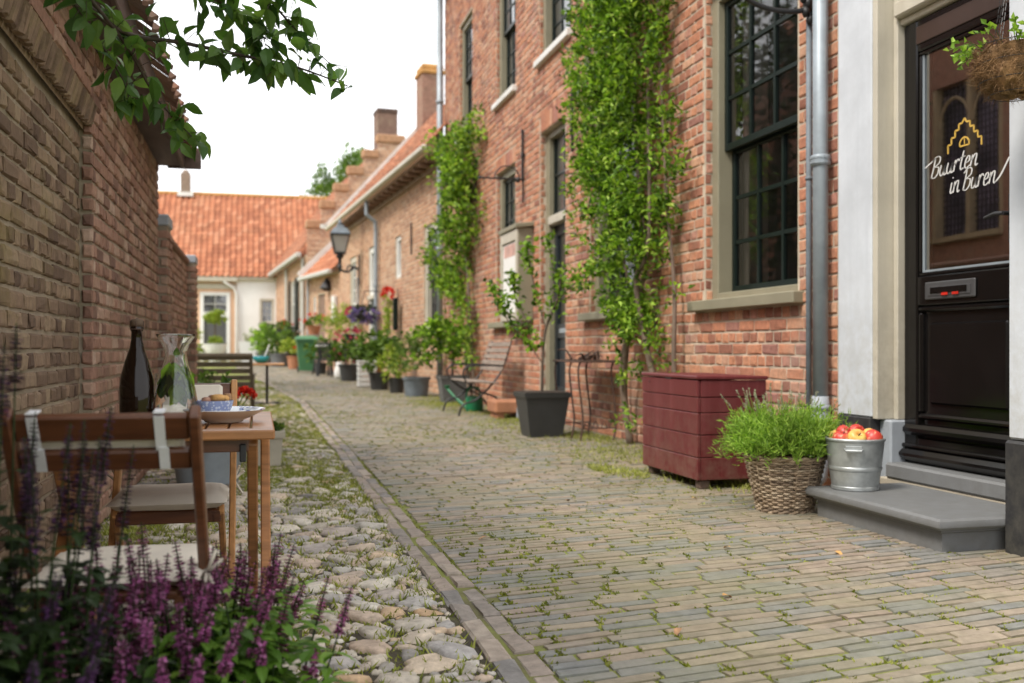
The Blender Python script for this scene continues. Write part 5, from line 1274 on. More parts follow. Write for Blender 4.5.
def pots():
    t = thing('potted_shrub', 'square grey pot with leafy bush next to the slatted bench', 'potted plant', at(3.13, 16.35)); square_pot(t, .17, .225, .44, 'pot_grey')
    m = MB(); bush(m, (-.15, .1, 1.02), (.50, .55, .46), 46, 16, .10, .075, .32); m.build('foliage', M['leaf_vine'], t); m = MB(); m.tube([(0, 0, .4), (.02, .02, .9)], .02, 6); m.build('stem', M['bark'], t)
    t = thing('potted_shrub', 'round blue-grey zinc tub with airy green shrub', 'potted plant', at(2.86, 18.5)); round_pot(t, .21, .25, .36, 'pot_blue')
    m = MB(); bush(m, (0, 0, .82), (.58, .58, .48), 46, 16, .09, .045, .3); m.build('foliage', M['leaf_shrub'], t)
    t = thing('potted_shrub', 'small black pot with light green leaves beside the zinc tub', 'potted plant', at(2.68, 19.9)); round_pot(t, .13, .17, .30, 'pot_dark')
    m = MB(); bush(m, (-.05, 0, .55), (.36, .4, .36), 26, 14, .09, .055, .35); m.build('foliage', M['leaf_lime'], t)
    t = thing('potted_shrub', 'black pot with broad bright green leaves right of the white crate', 'potted plant', at(2.5, 21.3)); round_pot(t, .18, .22, .36, 'pot_dark')
    m = MB(); bush(m, (0, 0, .78), (.55, .55, .50), 40, 14, .14, .10, .3); m.build('foliage', M['leaf_shrub'], t)
    t = thing('white_crate', 'white slatted wooden crate standing among the potted plants', 'crate', at(2.38, 22.7)); m = MB()
    for k in range(5):
        z = .06 + k * .115
        for s in (-1, 1): m.box((s * .19, 0, z), (.02, .40, .09)); m.box((0, s * .19, z), (.36, .02, .09))
    m.box((0, 0, .57), (.42, .44, .03)); m.build('slats', M['white'], t)
    for sx in (-1, 1):
        for sy in (-1, 1): m = MB(); m.box((sx * .17, sy * .17, .28), (.03, .03, .55)); m.build('post', M['white'], t)
    t = thing('potted_shrub', 'leafy green plant spilling over the white crate', 'potted plant', at(2.62, 23.3)); round_pot(t, .18, .2, .5, 'terracotta')
    m = MB(); bush(m, (0, 0, .85), (.5, .6, .42), 34, 14, .14, .10, .3); m.build('foliage', M['leaf_shrub'], t)
    t = thing('flowering_pot', 'black tub with red and pink flowers beside the white crate', 'potted plant', at(2.30, 25.9)); round_pot(t, .24, .30, .42, 'pot_dark')
    m = MB(); bush(m, (0, 0, .75), (.5, .5, .42), 34, 14, .12, .07, .3); m.build('foliage', M['leaf_shrub'], t); m = MB(); flowers(m, (0, 0, .95), (.42, .4, .42), 22, .045); m.build('blossom', M['pink'], t)
    t = thing('lime_plant_stand', 'tall stand with feathery yellow-green plant and pink flowers below it', 'potted plant', at(2.42, 28.0)); m = MB()
    for k in range(3): m.tube([(.1 * math.cos(k * 2.1), .1 * math.sin(k * 2.1), .95), (.22 * math.cos(k * 2.1), .22 * math.sin(k * 2.1), 0)], .015, 6)
    m.build('stand', M['iron'], t); m = MB(); m.lathe([(.14, .95), (.2, 1.2), (.17, 1.2), (0, 1.15)], seg=16); m.build('pot', M['pot_dark'], t)
    m = MB(); bush(m, (-.2, 0, 1.5), (.75, .6, .48), 50, 16, .14, .035, .35); m.build('foliage', M['leaf_lime'], t); m = MB(); flowers(m, (.12, -.2, 1.12), (.28, .28, .22), 14, .06); m.build('blossom', M['pink'], t)
    # dark garden seats round a pale topped table
    t = thing('bistro_table', 'small garden table with pale grey top between dark chairs', 'table', at(2.12, 29.6)); m = MB(); m.box((0, 0, .86), (.95, .8, .05), bev=.015); m.build('tabletop', M['white'], t)
    for sx in (-1, 1):
        for sy in (-1, 1): m = MB(); m.bar((sx * .35, sy * .3, .84), (sx * .42, sy * .36, 0), .035, .035); m.build('leg', M['iron'], t)
    def seat(x, y, rz, lb):
        t = thing('garden_chair', lb, 'chair', at(x, y), rz); m = MB(); m.box((0, 0, .46), (.46, .44, .03), bev=.01); m.build('seat', M['iron'], t)
        m = MB()
        for k in range(5): m.bar((-.2 + .1 * k, .21, .48), (-.2 + .1 * k, .28, .92), .03, .02)
        m.bar((-.23, .28, .93), (.23, .28, .93), .04, .05); m.build('backrest', M['iron'], t)
        for sx in (-1, 1):
            for sy in (-1, 1): m = MB(); m.bar((sx * .2, sy * .19, .46), (sx * .25, sy * .25, 0), .035, .035); m.build('leg', M['iron'], t)
    seat(1.98, 28.9, 2.4, 'dark garden chair on the near side of the pale topped table'); seat(1.86, 30.1, -1.4, 'dark garden chair on the far street side of the pale topped table')
    for (x, y, lb, s) in ((1.84, 30.9, 'low leafy plant in a black pot right of the green bin', .9), (2.3, 28.6, 'dark leafed plant in a black pot behind the garden chairs', .8)):
        t = thing('potted_shrub', lb, 'potted plant', at(x, y)); round_pot(t, .15, .2, .34, 'pot_dark'); m = MB(); bush(m, (0, 0, .65), (.5 * s, .5 * s, .4 * s), 30, 14, .14, .09, .35); m.build('foliage', M['leaf_shrub'], t)
    t = thing('white_jug', 'white enamel jug standing on the pavement by the black tub', 'jug', at(2.1, 26.9)); m = MB(); m.lathe([(.11, 0), (.15, .12), (.12, .3), (.08, .38), (.10, .45), (.08, .45), (.06, .38), (0, .36)], seg=18); m.build('body', M['pot_white'], t, smooth=True); m = MB(); m.tube(smooth3([(.09, 0, .40), (.2, 0, .34), (.2, 0, .2), (.13, 0, .14)]), .015, 6); m.build('handle', M['pot_white'], t)
    # wheeled bin
    t = thing('wheeled_bin', 'green plastic wheeled waste bin with closed lid', 'bin', at(1.47, 32.0)); m = MB(); m.frustum((0, 0, 0), (.22, .25), (.31, .36), .06, 1.02); m.frustum((0, 0, 0), (.33, .38), (.33, .38), .96, 1.04); m.build('body', M['green_plastic'], t)
    m = MB(); m.frustum((0, 0, 0), (.36, .42), (.34, .36), 1.045, 1.11); m.frustum((0, 0, 0), (.34, .36), (.22, .2), 1.11, 1.16); l = m.build('lid', M['green_plastic'], t); m = MB(); m.tube([(-.3, .42, 1.05), (.3, .42, 1.05)], .02, 8); m.build('handle', M['green_plastic'], l)
    for s in (-1, 1): m = MB(); m.tube([(s * .27, .25, .1), (s * .22, .25, .1)], .1, 14); m.build('wheel', M['iron'], t)
    t = thing('flowering_pot', 'terracotta pot on stand behind the green bin with red geraniums', 'potted plant', at(1.78, 33.6)); m = MB(); m.box((0, 0, .6), (.5, .4, 1.2), bev=.02); m.build('stand', M['grey_wood'], t); m = MB(); m.lathe([(.16, 1.2), (.24, 1.5), (.2, 1.5), (0, 1.45)], seg=16); m.build('pot', M['terracotta'], t)
    m = MB(); bush(m, (0, 0, 1.6), (.35, .35, .2), 20, 12, .10, .07, .4); m.build('foliage', M['leaf_shrub'], t); m = MB(); flowers(m, (0, 0, 1.72), (.4, .35, .16), 10, .06); m.build('blossom', M['red'], t)
    t = thing('flowering_pot', 'red pot with lime leaves and orange red flowers left of the green bin', 'potted plant', at(1.22, 35.9)); round_pot(t, .18, .24, .45, 'terracotta'); m = MB(); bush(m, (-.1, 0, .75), (.45, .45, .3), 30, 12, .12, .08, .35); m.build('foliage', M['leaf_lime'], t); m = MB(); flowers(m, (.25, -.2, .78), (.18, .2, .18), 14, .07); m.build('blossom', M['red'], t)
    for (x, y, lb, s, mt) in ((.78, 38.6, 'big bright green shrub in a pot in front of the stepped gable house', 1.15, 'leaf_shrub'), (.25, 41.5, 'grey-green rounded shrub in a tub near the white end wall', 1.0, 'leaf_lav'), (1.2, 39.6, 'dark mixed shrub in a tub below the shuttered window', .9, 'leaf_dark'), (.35, 44.6, 'tall grey green shrub before the white end wall', 1.05, 'leaf_vine')):
        t = thing('potted_shrub', lb, 'potted plant', at(x, y)); round_pot(t, .28, .34, .5, 'pot_grey'); m = MB(); bush(m, (0, 0, .95), (.62 * s, .62 * s, .62 * s), 44, 14, .16, .11, .3); m.build('foliage', M[mt], t)
    # white pots and topiary before the far door
    t = thing('topiary_tree', 'ball-topped yellow-green little tree in a white urn before the far door', 'potted tree', at(-1.85, 46.4)); m = MB(); m.lathe([(.25, 0), (.28, .1), (.45, .5), (.52, .8), (.46, .8), (0, .7)], seg=20); m.build('urn', M['pot_white'], t)
    m = MB(); m.tube([(0, 0, .7), (0, 0, 1.8)], .035, 6); m.build('trunk', M['bark'], t); m = MB(); bush(m, (0, 0, 1.95), (.46, .46, .36), 90, 22, .09, .06, .3); bush(m, (0, 0, .95), (.42, .42, .16), 40, 14, .09, .06, .4); m.build('foliage', M['leaf_lime'], t)
    t = thing('white_trough', 'white box planter with brownish dry plants before the white end wall', 'planter', at(-.15, 45.6)); m = MB(); m.frustum((0, 0, 0), (.55, .35), (.68, .42), 0, .9); m.build('box', M['white_render'], t); m = MB(); bush(m, (0, 0, 1.0), (.6, .4, .25), 24, 12, .14, .07, .4); m.build('foliage', M['leaf_pale'], t)
    t = thing('potted_shrub', 'pale pot with yellow green plant at the end of the garden wall', 'potted plant', at(-1.35, 20.5)); round_pot(t, .2, .26, .5, 'pot_beige'); m = MB(); bush(m, (0, 0, .72), (.36, .36, .25), 26, 12, .10, .06, .4); m.build('foliage', M['leaf_lime'], t)
    t = thing('potted_shrub', 'tall yellow flowering plant by the salmon end wall', 'potted plant', at(-2.75, 44)); round_pot(t, .35, .42, .8, 'pot_beige'); m = MB(); bush(m, (0, 0, 1.3), (.45, .45, .7), 36, 12, .14, .09, .4); m.build('foliage', M['leaf_lime'], t)
pots()
def wall_baskets():
    t = thing('flower_basket', 'hanging basket of violet petunias on a bracket at the low row house', 'hanging basket', (2.62, 25.6, 1.75)); m = MB(); m.lathe([(.03, -.2), (.18, -.12), (.25, 0), (.22, 0), (0, -.02)], seg=16); m.build('bowl', M['pot_dark'], t)
    m = MB(); bush(m, (0, 0, .05), (.36, .36, .22), 30, 12, .08, .05, .4); m.build('foliage', M['leaf_dark'], t); m = MB(); flowers(m, (0, 0, -.02), (.36, .36, .18), 90, .05, zb=-.2); m.build('blossom', M['violet'], t)
    m = MB(); flowers(m, (-.30, .2, .05), (.14, .14, .12), 16, .05); m.build('side_blossom', M['pink'], t)
    m = MB()
    for k in range(3): m.tube([(.24 * math.cos(k * 2.1), .24 * math.sin(k * 2.1), 0), (0, 0, .6)], .006, 4)
    m.tube([(0, 0, .6), (.45, 0, .6)], .012, 6); m.build('chain', M['iron'], t)
    t = thing('wall_planter', 'dark green wall pocket with trailing pale leaves and one red geranium', 'wall planter', (3.06, 23.1, 1.9)); m = MB(); m.box((.0, -.15, -.22), (.10, .26, .75), bev=.03); m.tube([(.03, -.32, .0), (.03, -.36, .35)], .012, 5); m.build('pocket', M['sash'], t)
    m = MB()
    for k in range(26): clump(m, (-.1 - R.random() * .1, .1 + R.gauss(0, .10), .12 - k * .032), .10, 10, .09, .055, -.1)
    m.build('foliage', M['leaf_lime'], t); m = MB(); flowers(m, (-.12, .12, .27), (.12, .14, .1), 18, .06); m.build('blossom', M['red'], t)
    for (x, y, z, lb) in ((1.15, 41.4, 1.62, 'window box with red geraniums below the near shuttered window'), (.93, 44.0, 1.62, 'window box with red geraniums below the farther shuttered window')):
        t = thing('window_box', lb, 'window box', (x, y, z), rad(4.7)); m = MB(); m.frustum((0, 0, 0), (.14, .5), (.16, .55), -.15, .10); m.build('trough', M['pot_dark'], t); m = MB(); bush(m, (0, 0, .2), (.2, .55, .18), 20, 10, .10, .07, .5); m.build('foliage', M['leaf_shrub'], t); m = MB(); flowers(m, (0, 0, .2), (.22, .5, .18), 9, .06); m.build('blossom', M['red'], t)
    # old street lantern on a scroll bracket
    t = thing('wall_lantern', 'old-fashioned street lantern on an ornate iron wall bracket', 'lantern', (2.22, 28.3, 3.05)); t.scale = (.88, .88, .95)
    m = MB(); m.frustum((0, 0, 0), .15, .27, .55, 1.05); m.build('glass', mat_pane('lantern_glass', (.42, .42, .40), refl=.05), t)
    m = MB()
    for a in range(4):
        c, s = (1, 1, -1, -1)[a], (1, -1, -1, 1)[a]; m.bar((c * .155, s * .155, .53), (c * .275, s * .275, 1.06), .03, .03)
    m.frustum((0, 0, 0), .17, .17, .50, .56); m.frustum((0, 0, 0), .30, .30, 1.04, 1.09); m.build('frame', M['iron'], t)
    m = MB(); m.frustum((0, 0, 0), .32, .20, 1.09, 1.26); m.frustum((0, 0, 0), .14, .10, 1.26, 1.36); m.lathe([(.05, 1.36), (.07, 1.42), (.03, 1.5), (.0, 1.58)], seg=10); m.build('roof', M['pot_blue'], t)
    m = MB(); m.lathe([(.10, .5), (.13, .42), (.06, .36), (.05, .2), (.08, .12), (.04, .02), (0, -.08)], seg=12)
    m.tube(smooth3([(0, 0, .04), (.25, 0, -.02), (.42, 0, .12), (.58, 0, .06)]), .035, 8); m.tube(smooth3([(.2, 0, .02), (.3, 0, .18), (.42, 0, .1), (.36, 0, .02)]), .025, 8); m.box((.6, 0, .05), (.04, .1, .9), bev=.01); m.build('bracket', M['iron'], t)
    t = thing('porch_lamp', 'small black wall lamp above the brown door of the lean-to', 'lamp', (2.22, 33.85, 2.9)); m = MB(); m.lathe([(.02, .35), (.08, .25), (.24, .0), (.2, -.02), (.1, -.1)], seg=12); m.build('shade', M['iron'], t); m = MB(); m.tube([(0, 0, .3), (.2, .0, .36), (.26, 0, .2)], .02, 6); m.build('arm', M['iron'], t)
wall_baskets()
def litter():
    for (x, y, s, rz, mt, lb) in ((1.62, 3.30, .05, .4, 'crust', 'dry fallen leaf lying on the brick lane'), (2.05, 4.1, .04, 2.0, 'crust', 'dry fallen leaf lying on the brick lane'), (1.3, 2.95, .045, 4.0, 'crust_dark', 'dry fallen leaf lying on the brick lane'), (1.75, 5.6, .05, 1.0, 'crust_dark', 'dry fallen leaf lying on the brick lane'), (2.45, 3.9, .045, 5.0, 'crust', 'dry fallen leaf lying on the brick lane'), (1.05, 4.6, .05, 3.2, 'crust_dark', 'dry fallen leaf lying on the brick lane'), (2.5, 5.5, .04, .2, 'crust', 'dry fallen leaf lying on the brick lane'), (2.3, 7.4, .05, 2.6, 'crust', 'dry fallen leaf lying on the brick lane')):
        m = MB(); m.leaf((0, 0, .004), (1, 0, .12), (0, 0, 1), s, s * .6, .3, .5, True); o = m.build('fallen_leaf', M[mt]); o.location = (x, y, .006); o.rotation_euler = (.1, 0, rz); tag(o, lb, 'leaf', 'fallen leaves on the lane')
def far_tree():
    t = thing('leafy_tree', 'bright green tree rising behind the stepped gable', 'tree', (5.9, 60, .3)); m = MB(); m.tube([(0, 0, 0), (.1, 0, 5), (.2, .2, 9.5)], [.3, .22, .08], 8)
    for a in range(6): m.tube([(.15, 0, 6 + a * .5), (1.5 * math.cos(a), 1.5 * math.sin(a), 9 + a * .4)], [.1, .03], 6)
    m.build('trunk', M['bark'], t); m = MB()
    for _ in range(240):
        d = rdir(.1); c = V(.3, 0, 9.6) + V(d.x * 3.3, d.y * 3.0, d.z * 2.9) * R.uniform(.5, 1.0); clump(m, c, R.uniform(.3, .6), 34, .24, .17, .2, d)
    m.build('crown', M['leaf_far'], t)
far_tree()
# ------------------------------------------------------------------ breakfast table by the left wall
TZ = .677
def dining():
    t = thing('folding_table', 'small oiled hardwood folding table set for breakfast beside the old wall', 'table', (-.31, 3.2, 0))
    x0, x1, y0, y1 = -.585, .045, 2.80, 3.62
    m = MB()
    m.box(((x0 + x1) / 2, y0 + .035, TZ - .013), (x1 - x0, .07, .026), bev=.004); m.box(((x0 + x1) / 2, y1 - .035, TZ - .013), (x1 - x0, .07, .026), bev=.004)
    for x in (x0 + .032, x1 - .032): m.box((x, (y0 + y1) / 2, TZ - .0132), (.064, y1 - y0 - .144, .026), bev=.004)
    n = 8; w = (x1 - x0 - .128) / n
    for k in range(n): m.box((x0 + .064 + w * (k + .5), (y0 + y1) / 2, TZ - .0135), (w - .006, y1 - y0 - .146, .022), bev=.003)
    m.build('tabletop', M['teak'], t, world=True)
    for yy in (y0 + .06, y1 - .06): m = MB(); m.box(((x0 + x1) / 2, yy, TZ - .045), (x1 - x0 - .14, .022, .036), bev=.003); m.build('apron', M['teak_dark'], t, world=True)
    for (x, s) in ((x1 - .060, 1), (x1 - .022, -1), (x0 + .060, 1), (x0 + .022, -1)):
        m = MB(); ya, yb = (y0 + .09, y1 - .12) if s > 0 else (y1 - .09, y0 + .12)
        m.bar((x, ya, TZ - .03), (x, yb, 0), .030, .048, bev=.004); m.build('leg', M['teak'], t, world=True)
    m = MB(); m.box((x1 - .085, y0 + .05, TZ - .065), (.018, .03, .05), bev=.003); m.build('hinge', M['iron'], t, world=True)
    def chair(name_lab, loc, rz, dark):
        c = thing('folding_chair', name_lab, 'chair', loc, rz)
        A, Bm = ('teak_dark', 'teak_dark') if dark else ('teak_light', 'teak_dark')
        hw = .176 if dark else .19
        for s in (-1, 1):
            m = MB(); m.bar((s * hw, -.285, .775), (s * hw, .20, 0), .022, .042, bev=.004); m.build('back_post', M[A], c)
            m = MB(); m.bar((s * (hw - .03), .21, .385), (s * (hw - .03), -.24, 0), .020, .038, bev=.004); m.build('leg', M[A], c)
        m = MB(); d = V(0, -.485, .775).normalized()   # direction down-forward of the posts
        for (za, zb) in ((.768, .716), (.694, .652)):
            ya = -.285 + (.775 - za) * .626; yb = -.285 + (.775 - zb) * .626
            m.box((0, (ya + yb) / 2 , (za + zb) / 2), (2 * hw - .024, .018, math.hypot(za - zb, ya - yb)), Matrix.Rotation(.56 * 1.0, 3, 'X'), bev=.004)
        m.build('back_rail', M[Bm], c)
        m = MB(); 
        for k in range(6): m.box((0, -.155 + k * .068, .378), (2 * hw - .09, .052, .016), bev=.003)
        m.box((-hw + .042, .02, .36), (.018, .40, .034)); m.box((hw - .042, .02, .36), (.018, .40, .034)); m.box((0, .205, .362), (2 * hw - .06, .02, .042), bev=.004); m.build('seat', M[Bm], c)
        m = MB(); m.bar((-hw, .10, .16), (hw, .10, .16), .02, .03); m.build('stretcher', M[A], c)
        return c
    def cushion(lab, loc, rz, sw=.20, sd=.19, h=.036, z=.388):
        c = thing('seat_cushion', lab, 'cushion', (loc[0], loc[1], z), rz); m = MB()
        n = 12; top = []
        vs = []; fs = []
        for sgn in (1, -1):
            for j in range(n + 1):
                for i in range(n + 1):
                    u, v = -1 + 2 * i / n, -1 + 2 * j / n; e = max(abs(u), abs(v)) ** 6; b = (1 - abs(u) ** 7) * (1 - abs(v) ** 7)
                    vs.append((u * sw * (1 - .03 * (1 - b)), v * sd * (1 - .03 * (1 - b)), h / 2 + sgn * h / 2 * (b ** .5) * (1 + .05 * math.sin(u * 5 + v * 3))))
        q = (n + 1) ** 2
        for s_ in (0, 1):
            for j in range(n):
                for i in range(n):
                    a = s_ * q + j * (n + 1) + i; f = (a, a + 1, a + n + 2, a + n + 1); fs.append(f if s_ == 0 else f[::-1])
        m.add(vs, fs); m.build('pad', M['fabric'], c, smooth=True)
        for s_ in (-1, 1):
            m = MB(); b = V(s_ * sw * .96, -sd * .9, h / 2); k = b + V(s_ * .014, -.03, .02)
            for e in ((s_ * .02, -.02, .05), (s_ * .035, -.02, .03), (-s_ * .01, -.02, -.06), (s_ * .03, -.02, -.05)):
                m.tube(smooth3([b, k, k + V(*e) * .55 + V(0, -.01, 0), k + V(*e)]), .0042, 5)
            m.sphere(k, .008, 6, 5); m.build('tie', M['fabric'], c)
        return c
    def back_pad(lab, loc, rz, straps):
        c = thing('back_cushion', lab, 'cushion', loc, rz); m = MB()
        ang = Matrix.Rotation(.56, 3, 'X')
        yy = lambda z: -.285 + (.775 - z) * .626
        m.box((0, yy(.712) + .026, .712), (.30, .026, .125), ang, bev=.010); m.build('pad', M['fabric'], c)
        if straps:
            for x in (-.128, .108):
                m = MB(); m.box((x, yy(.728) - .012, .728), (.020, .003, .085), ang)
                m.box((x + .005, yy(.675) - .0150, .675), (.020, .003, .055), ang); m.bar((x, yy(.772) - .012, .771), (x, yy(.772) + .03, .776), .020, .003); m.build('strap', M['ribbon'], c)
        return c
    NL, NR = (-.290, 2.40, 0), rad(-2)
    chair('dark wooden folding chair in the foreground, its slatted back towards the camera', NL, NR, True)
    c = Matrix.Rotation(NR, 3, 'Z') @ V(0, .02, 0); cushion('cream seat cushion tied on the foreground folding chair', (NL[0] + c.x, NL[1] + c.y), NR, .185, .19)
    back_pad('cream back pad strapped behind the rails of the foreground folding chair', NL, NR, True)
    FL, FR = (-.275, 3.56, 0), rad(180)
    chair('lighter wooden folding chair on the far side of the breakfast table', FL, FR, False)
    cushion('cream seat cushion tied on the far folding chair under the table', (FL[0], FL[1] - .10), FR, .185, .19, .05)
    back_pad('cream back pad on the far folding chair behind the plate', FL, FR, False)
    # --- on the table
    b = thing('glass_bottle', 'dark brown glass bottle with wired cork standing on the breakfast table', 'bottle', (-.345, 3.12, TZ + .001)); m = MB()
    m.lathe([(.038, 0), (.0475, .006), (.0485, .03), (.0485, .11), (.045, .14), (.033, .185), (.021, .22), (.0165, .245), (.0155, .270), (.0175, .273), (.0175, .283), (.0160, .285)], seg=32)
    autosmooth(m.build('body', mat_glass_dark(), b), 50)
    m = MB(); m.lathe([(.0165, .285), (.0185, .29), (.0190, .300), (.0165, .305), (.010, .307), (0, .307)], seg=18); m.build('cork', mat_plain('brown_cork', (.10, .065, .04), .8, .3, 40, .3, 200), b, smooth=True)
    m = MB(); m.tube([V(.0182 * math.cos(i * .42), .0182 * math.sin(i * .42), .277) for i in range(16)], .0014, 5)
    for k in range(4): m.tube([(.0185 * math.cos(k * 1.57), .0185 * math.sin(k * 1.57), .277), (.0195 * math.cos(k * 1.57), .0195 * math.sin(k * 1.57), .300), (0, 0, .309)], .0012, 4)
    m.tube(smooth3([(.012, -.014, .276), (.016, -.017, .262), (.017, -.022, .245), (.021, -.027, .232)]), .0013, 4); m.build('wire', M['rust'], b)
    b = thing('glass_carafe', 'flared clear glass carafe of water with green herbs on the table', 'carafe', (-.238, 3.14, TZ + .001)); b.scale = (1.13, 1.13, 1.0); m = MB()
    out = [(.050, 0), (.057, .004), (.0585, .02), (.056, .06), (.050, .10), (.041, .14), (.0325, .17), (.0285, .19), (.0275, .205), (.030, .22), (.038, .238), (.047, .253), (.0505, .262)]
    inn = [(r - .0026, z + (.006 if z < .01 else 0)) for r, z in out][::-1]
    m.lathe(out + [(.0500, .2635), (.0485, .2635)] + inn[:-1] + [(0, .0075)], seg=40); autosmooth(m.build('vessel', M['clear_glass'], b), 60)
    wl = [(0, .0085), (.050, .0085)] + [(r - .0030, z) for r, z in out[2:6]] + [(.034, .155), (0, .155)]
    m = MB(); m.lathe(wl, seg=40); autosmooth(m.build('water', M['water'], b), 50)
    h = thing('herb_leaves', 'large green leaves and lime slices floating in the glass carafe', 'herbs', (-.238, 3.14, TZ + .03)); m = MB()
    for (p, d, L, W_, u) in (((.012, -.030, .135), (.1, -.1, -1), .075, .042, (0, -1, .1)), ((-.015, -.034, .150), (-.2, -.0, -1), .07, .038, (.2, -1, 0)), ((-.028, -.015, .11), (-.3, -.2, -1), .06, .035, (-.4, -1, 0)), ((.026, -.015, .13), (.35, -.1, -1), .085, .034, (.4, -1, 0)), ((0, .02, .14), (.1, .3, -1), .08, .04, (0, -1, .3)), ((-.02, .01, .13), (-.3, .2, -1), .08, .04, (0, -1, .3)), ((.008, -.036, .085), (.05, 0, -1), .055, .036, (0, -1, .0)), ((-.03, -.01, .09), (-.1, 0, -1), .05, .03, (-.3, -1, 0)), ((.03, -.005, .09), (.1, 0, -1), .055, .03, (.5, -1, 0)), ((.004, -.02, .165), (0, -.1, 1), .03, .02, (0, -1, 0)), ((.0, -.03, .15), (.0, -.05, -1), .07, .05, (0, -1, 0)), ((-.02, -.03, .12), (-.15, 0, -1), .06, .045, (-.2, -1, 0)), ((.02, -.03, .12), (.2, 0, -1), .07, .045, (.3, -1, 0)), ((-.01, .02, .15), (-.1, .1, -1), .08, .05, (0, -1, .2)), ((.02, .02, .14), (.2, .1, -1), .08, .05, (0, -1, .2))):
        m.leaf(p, d, u, L, W_, .25, .25, True)
    for k in range(16):
        a = R.uniform(-2.9, -.25); rr = R.uniform(.018, .034); z = R.uniform(.075, .15); m.leaf((rr * math.cos(a), rr * math.sin(a), z), V(R.uniform(-.4, .4), R.uniform(-.2, .1), -1), V(math.cos(a), math.sin(a), 0), R.uniform(.045, .07), R.uniform(.03, .042), .2, .2, True)
    m.build('leaf', M['leaf_vine'], h); m = MB(); m.lathe([(.030, -.018), (.030, -.013)], (0, -.012, 0), 18); m.build('lime_slice', M['leaf_lime'], h)
    b = thing('drinking_glass', 'small empty drinking glass behind the bottle and carafe', 'glass', (-.320, 3.30, TZ + .001)); m = MB()
    m.lathe([(.030, 0), (.034, .004), (.040, .14), (.0405, .143), (.0385, .143), (.032, .012), (0, .012)], seg=28); autosmooth(m.build('tumbler', M['clear_glass'], b), 60)
    b = thing('patterned_plate', 'shallow cream bowl plate with blue patterned rim on the table', 'plate', (-.100, 3.14, TZ + .001)); m = MB()
    prof = [(.055, 0), (.058, .005), (.085, .016), (.112, .030), (.122, .037), (.1215, .0395), (.108, .036), (.080, .022), (.05, .012), (0, .010)]
    m.lathe(prof, seg=44); autosmooth(m.build('dish', [M['plate_blue'], M['plate_under']], b), 60)
    me = b.children[0].data
    for p in me.polygons: p.material_index = 1 if p.center.z < .0375 and p.normal.z < 0 else 0
    c2 = thing('small_bowl', 'small blue and white patterned bowl of nuts standing on the plate', 'bowl', (-.128, 3.15, TZ + .012)); m = MB()
    m.lathe([(.034, 0), (.038, .006), (.051, .030), (.0565, .050), (.057, .053), (.0545, .053), (.050, .038), (.03, .020), (0, .018)], seg=36); autosmooth(m.build('bowl', M['bowl_blue'], c2), 60)
    for i, (dx, dy, dz, r, mt, lb) in enumerate(((-.022, -.015, .046, (.016, .013, .010), 'nut', 'pinkish brown nut at the left in the small bowl'), (.012, -.012, .052, (.024, .015, .012), 'crust', 'golden bread morsel in the middle of the small bowl'), (-.004, .018, .05, (.018, .014, .011), 'nut', 'brown nut at the back of the small bowl'), (.030, .012, .048, (.014, .014, .012), 'crust', 'golden morsel at the right in the small bowl'))):
        o = thing('snack', lb, 'snack', (-.128 + dx, 3.15 + dy, TZ + .020 + dz), 0, 'snacks in the small bowl'); m = MB(); m.sphere((0, 0, 0), r, 10, 8, .12); m.build('morsel', M[mt], o, smooth=True)
    o = thing('cork_stopper', 'upright brown cork among the snacks on the small bowl', 'cork', (-.09, 3.175, TZ + .063)); m = MB(); m.lathe([(.010, 0), (.0115, .003), (.0115, .018), (.010, .021)], seg=14); m.build('cork', M['crust_dark'], o)
def mat_glass_dark():
    m, t, b, N, L = nt('brown_bottle_glass'); b.inputs['Base Color'].default_value = (.009, .0035, .0015, 1); b.inputs['Roughness'].default_value = .04; b.inputs['Specular IOR Level'].default_value = .3; b.inputs['Coat Weight'].default_value = .12; b.inputs['Coat Roughness'].default_value = .02; return m
def pattern_mat(name, a, c, sc_):
    m, t, b, N, L = nt(name); tc = N.new('ShaderNodeTexCoord'); v = N.new('ShaderNodeTexVoronoi'); v.inputs['Scale'].default_value = sc_; L.new(tc.outputs['Object'], v.inputs['Vector'])
    r = ramp(N, [(.30, c), (.42, a)]); L.new(v.outputs['Distance'], r.inputs[0]); L.new(r.outputs[0], b.inputs['Base Color']); b.inputs['Roughness'].default_value = .15; b.inputs['Coat Weight'].default_value = .4; return m
M['clear_glass'] = mat_glass('clear_glass', (.97, .985, .98)); M['water'] = mat_glass('water', (.985, .995, .99), 0, 1.33)
M['plate_blue'] = pattern_mat('blue_plate_glaze', (.70, .74, .78), (.03, .07, .26), 46); M['plate_under'] = mat_plain('cream_glaze', (.62, .52, .42), .25, .06, 8, .03, 40)
M['bowl_blue'] = pattern_mat('blue_bowl_glaze', (.24, .28, .46), (.52, .55, .64), 95)
M['nut'] = mat_plain('nut_brown', (.34, .18, .12), .6, .3, 40, .3, 150); M['crust'] = mat_plain('bread_crust', (.55, .30, .10), .7, .3, 40, .3, 150); M['crust_dark'] = mat_plain('cork', (.36, .20, .10), .8, .25, 60, .3, 200)
dining()
litter()

